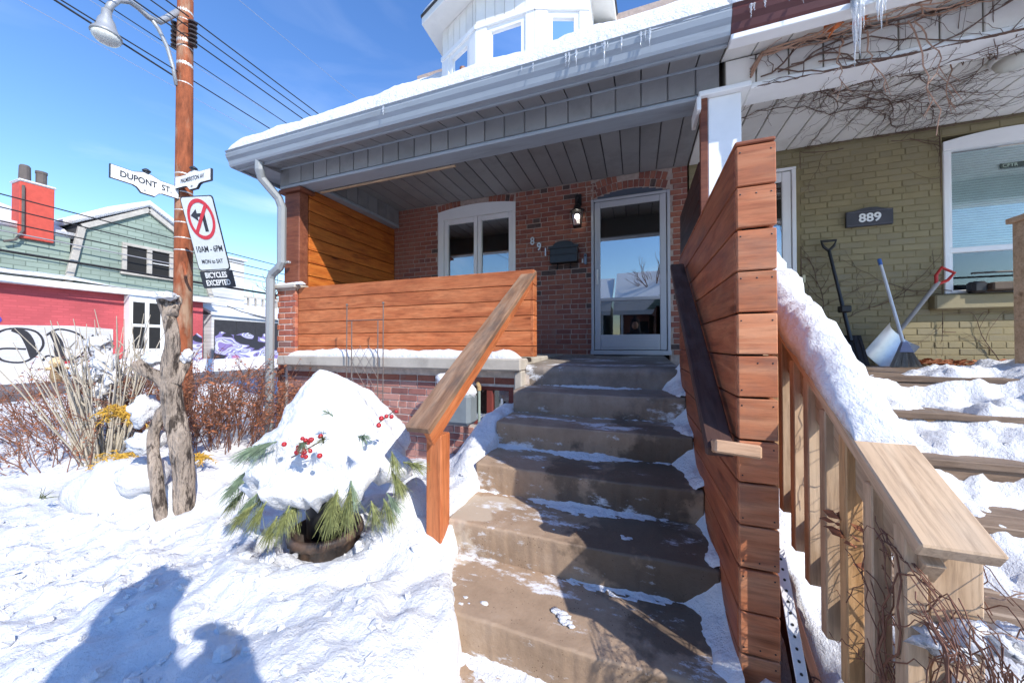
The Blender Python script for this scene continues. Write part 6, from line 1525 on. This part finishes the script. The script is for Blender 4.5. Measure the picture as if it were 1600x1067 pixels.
for i in range(7): walk(m6, (.66+rr.uniform(-.03,.06), .92, -.95+rr.uniform(-.1,.3)), (1,rr.uniform(-.1,.5),rr.uniform(-.3,.6)), 12, .05, .0026, 1, rr, .5, .6, 0, lambda p: Vector((max(.6,min(1.25,p.x)), max(.85,min(1.3,p.y)), max(-1.2,min(-.45,p.z)))))
m6.build('runners', vine_tan, v3)
ml2 = MB()
for i in range(16): leaf_quad(ml2, Vector((.535+rr.uniform(-.02,.03), 1.22+rr.uniform(-.05,.08), -.52+rr.uniform(-.08,.04))), .022, .014, rr)
ml2.build('dead_leaves', leaf_brown, v3)
# snow and scraps in the gap between the walls
gs2 = MB()
def gap(x, y): return (x, y, -1.23+.55*(y-1.0)+.07*fbm(x, y, 3, 4, 4)+.02*fbm(x,y,5,14,3)-.25*smooth(.56,.48,x)*smooth(1.05,1.3,y))
gs2.grid(axis([(.45,.72,.02)]), axis([(.75,2.6,.02)]), gap)
tag(gs2.build('gap_snow', snow, None, True), 'snow banked along the foot of the pine balusters', 'snow', kind='stuff')
es2 = MB()
for i, (x, y, z, r, sq) in enumerate(((.60,1.0,-.62,.035,(1.2,1,.7)),(.655,1.0,-.60,.035,(1.2,.8,.7)),(.70,1.0,-.60,.032,(1,1,.8)),(.625,1.0,-.74,.022,(.8,.8,1.6)),(.66,.99,-.84,.022,(.8,.8,1.8)),(.61,1.0,-.95,.03,(1,.8,1)))): es2.blob((x,y,z), r, 9, sq, .9, i+20)
tag(es2.build('vine_snow', snow, None, True), 'clots of snow caught in the vine below the railing end', 'snow', kind='stuff')

# ------------------------------------------------------------------ the photographer behind the camera (the shadow on the snow)
def person(base, label, k=1.0, rot=0, reach=True):
    t = thing('person', base, label, 'person')
    B_ = Vector(base)
    XF = Matrix.Translation(B_) @ Matrix.Rotation(rot, 4, 'Z') @ Matrix.Diagonal((k,k,k,1)) @ Matrix.Translation(-B_)
    J = {'pel':(0,0,.98),'sp':(0,.01,1.15),'ch':(0,.02,1.38),'nk':(0,.02,1.60),'hd':(0,.0,1.76),'ht':(0,-.02,1.90),
         'hl':(-.11,0,.94),'kl':(-.13,.04,.52),'al':(-.14,-.02,.08),'tl':(-.15,.16,.04),'hr':(.11,0,.94),'kr':(.13,.03,.52),'ar':(.14,-.02,.08),'tr':(.16,.16,.04),
         'sl':(-.20,.01,1.49),'el':(-.30,.12,1.24),'wl':(-.13,.27,1.33),'sr':(.20,.01,1.49),'er':(.30,.12,1.24),'wr':(.13,.27,1.33)}
    if not reach: J.update({'el':(-.25,-.02,1.22),'wl':(-.26,.05,.98),'er':(.25,-.02,1.22),'wr':(.26,.05,.98)})
    E_ = [('pel','sp'),('sp','ch'),('ch','nk'),('nk','hd'),('hd','ht'),('pel','hl'),('hl','kl'),('kl','al'),('al','tl'),('pel','hr'),('hr','kr'),('kr','ar'),('ar','tr'),('ch','sl'),('sl','el'),('el','wl'),('ch','sr'),('sr','er'),('er','wr')]
    rad = {'pel':.185,'sp':.18,'ch':.20,'nk':.11,'hd':.145,'ht':.11,'hl':.11,'hr':.11,'kl':.075,'kr':.075,'al':.06,'ar':.06,'tl':.05,'tr':.05,'sl':.10,'sr':.10,'el':.07,'er':.07,'wl':.05,'wr':.05}
    ks = list(J); me = bpy.data.meshes.new('body'); me.from_pydata([tuple(B_+Vector(J[k])) for k in ks], [(ks.index(a), ks.index(b)) for a, b in E_], [])
    me.materials.append(mat('dark_parka', (.03,.035,.05), .8, .2))
    o = obj('body', me, t, XF); md = o.modifiers.new('skin', 'SKIN'); md.use_smooth_shade = True; sb = o.modifiers.new('sub', 'SUBSURF'); sb.levels = 2; sb.render_levels = 2
    for i, k in enumerate(ks): me.skin_vertices[0].data[i].radius = (rad[k], rad[k]*(.8 if k in ('pel','sp','ch') else 1)); me.skin_vertices[0].data[i].use_root = (k == 'pel')
    skin = mat('skin', (.50,.30,.22), .6, .08)
    H = B_+Vector((0,.075,1.76))
    MB().blob(H, .10, 12, (.85,1,1.2)).blob(H+Vector((0,.105,-.01)), .02, 6, (.8,1.2,1.2)).build('face', skin, t, True, XF)
    for sx in (-1,1): MB().blob(H+Vector((sx*.035,.088,.02)), .011, 6).build('eye', black, t, True, XF)
    MB().lathe([(.112,0),(.115,.06),(.10,.12),(.05,.165),(.01,.17)], H+Vector((0,-.05,.03)), 18).blob(H+Vector((0,-.05,.23)), .045, 6).build('toque', mat('dark_wool', (.04,.03,.035), .9), t, True, XF)
    for sx in (-1,1):
        hb = MB(); w = B_+Vector((sx*.13,.27,1.33) if reach else (sx*.31,.0,.90)); pm = w+Vector((-sx*.05,.06,.015)); hb.blob(pm, .045, 8, (1,.8,.6))
        for f in range(4): hb.tube([pm+Vector((-sx*.02,.02-.014*f,.0)), pm+Vector((-sx*.06,.025-.016*f,.015)), pm+Vector((-sx*.075,.02-.016*f,-.01))], [.010,.009,.008], 6)
        hb.tube([pm+Vector((0,-.03,.01)), pm+Vector((-sx*.03,-.04,.035))], [.012,.009], 6); hb.build('hand', skin, t, True, XF)
person((-.04,-.335,-1.22), 'person in a dark parka and pompom hat standing just behind the camera')
person((.28,-.23,-1.345), 'second person in a dark parka standing close beside the first, hands at their sides', .88, R(-70), False)

# loose crumbs of snow on the yard
cb = MB(); rr = random.Random(404)
for i in range(420):
    if i < 260: x, y = rr.gauss(-2.5,.7), rr.gauss(.95,.35)
    elif i < 360: x, y = rr.gauss(-1.35,.35), rr.gauss(1.1,.4)
    else: x, y = rr.gauss(.47,.1), rr.gauss(1.0,.2)
    if (-.72 < x < .34) or x > .70 or y < .3: continue
    r = min(.03, .005+abs(rr.gauss(0,.010))); cb.blob((x,y,ground_z(x,y)+r*.25), r, 4, (rr.uniform(.8,1.4),rr.uniform(.8,1.3),rr.uniform(.6,1)), .9, i)
tag(cb.build('loose_snow', snow, None, False), 'loose crumbs and clods of snow thrown up on the yard', 'snow', kind='stuff')
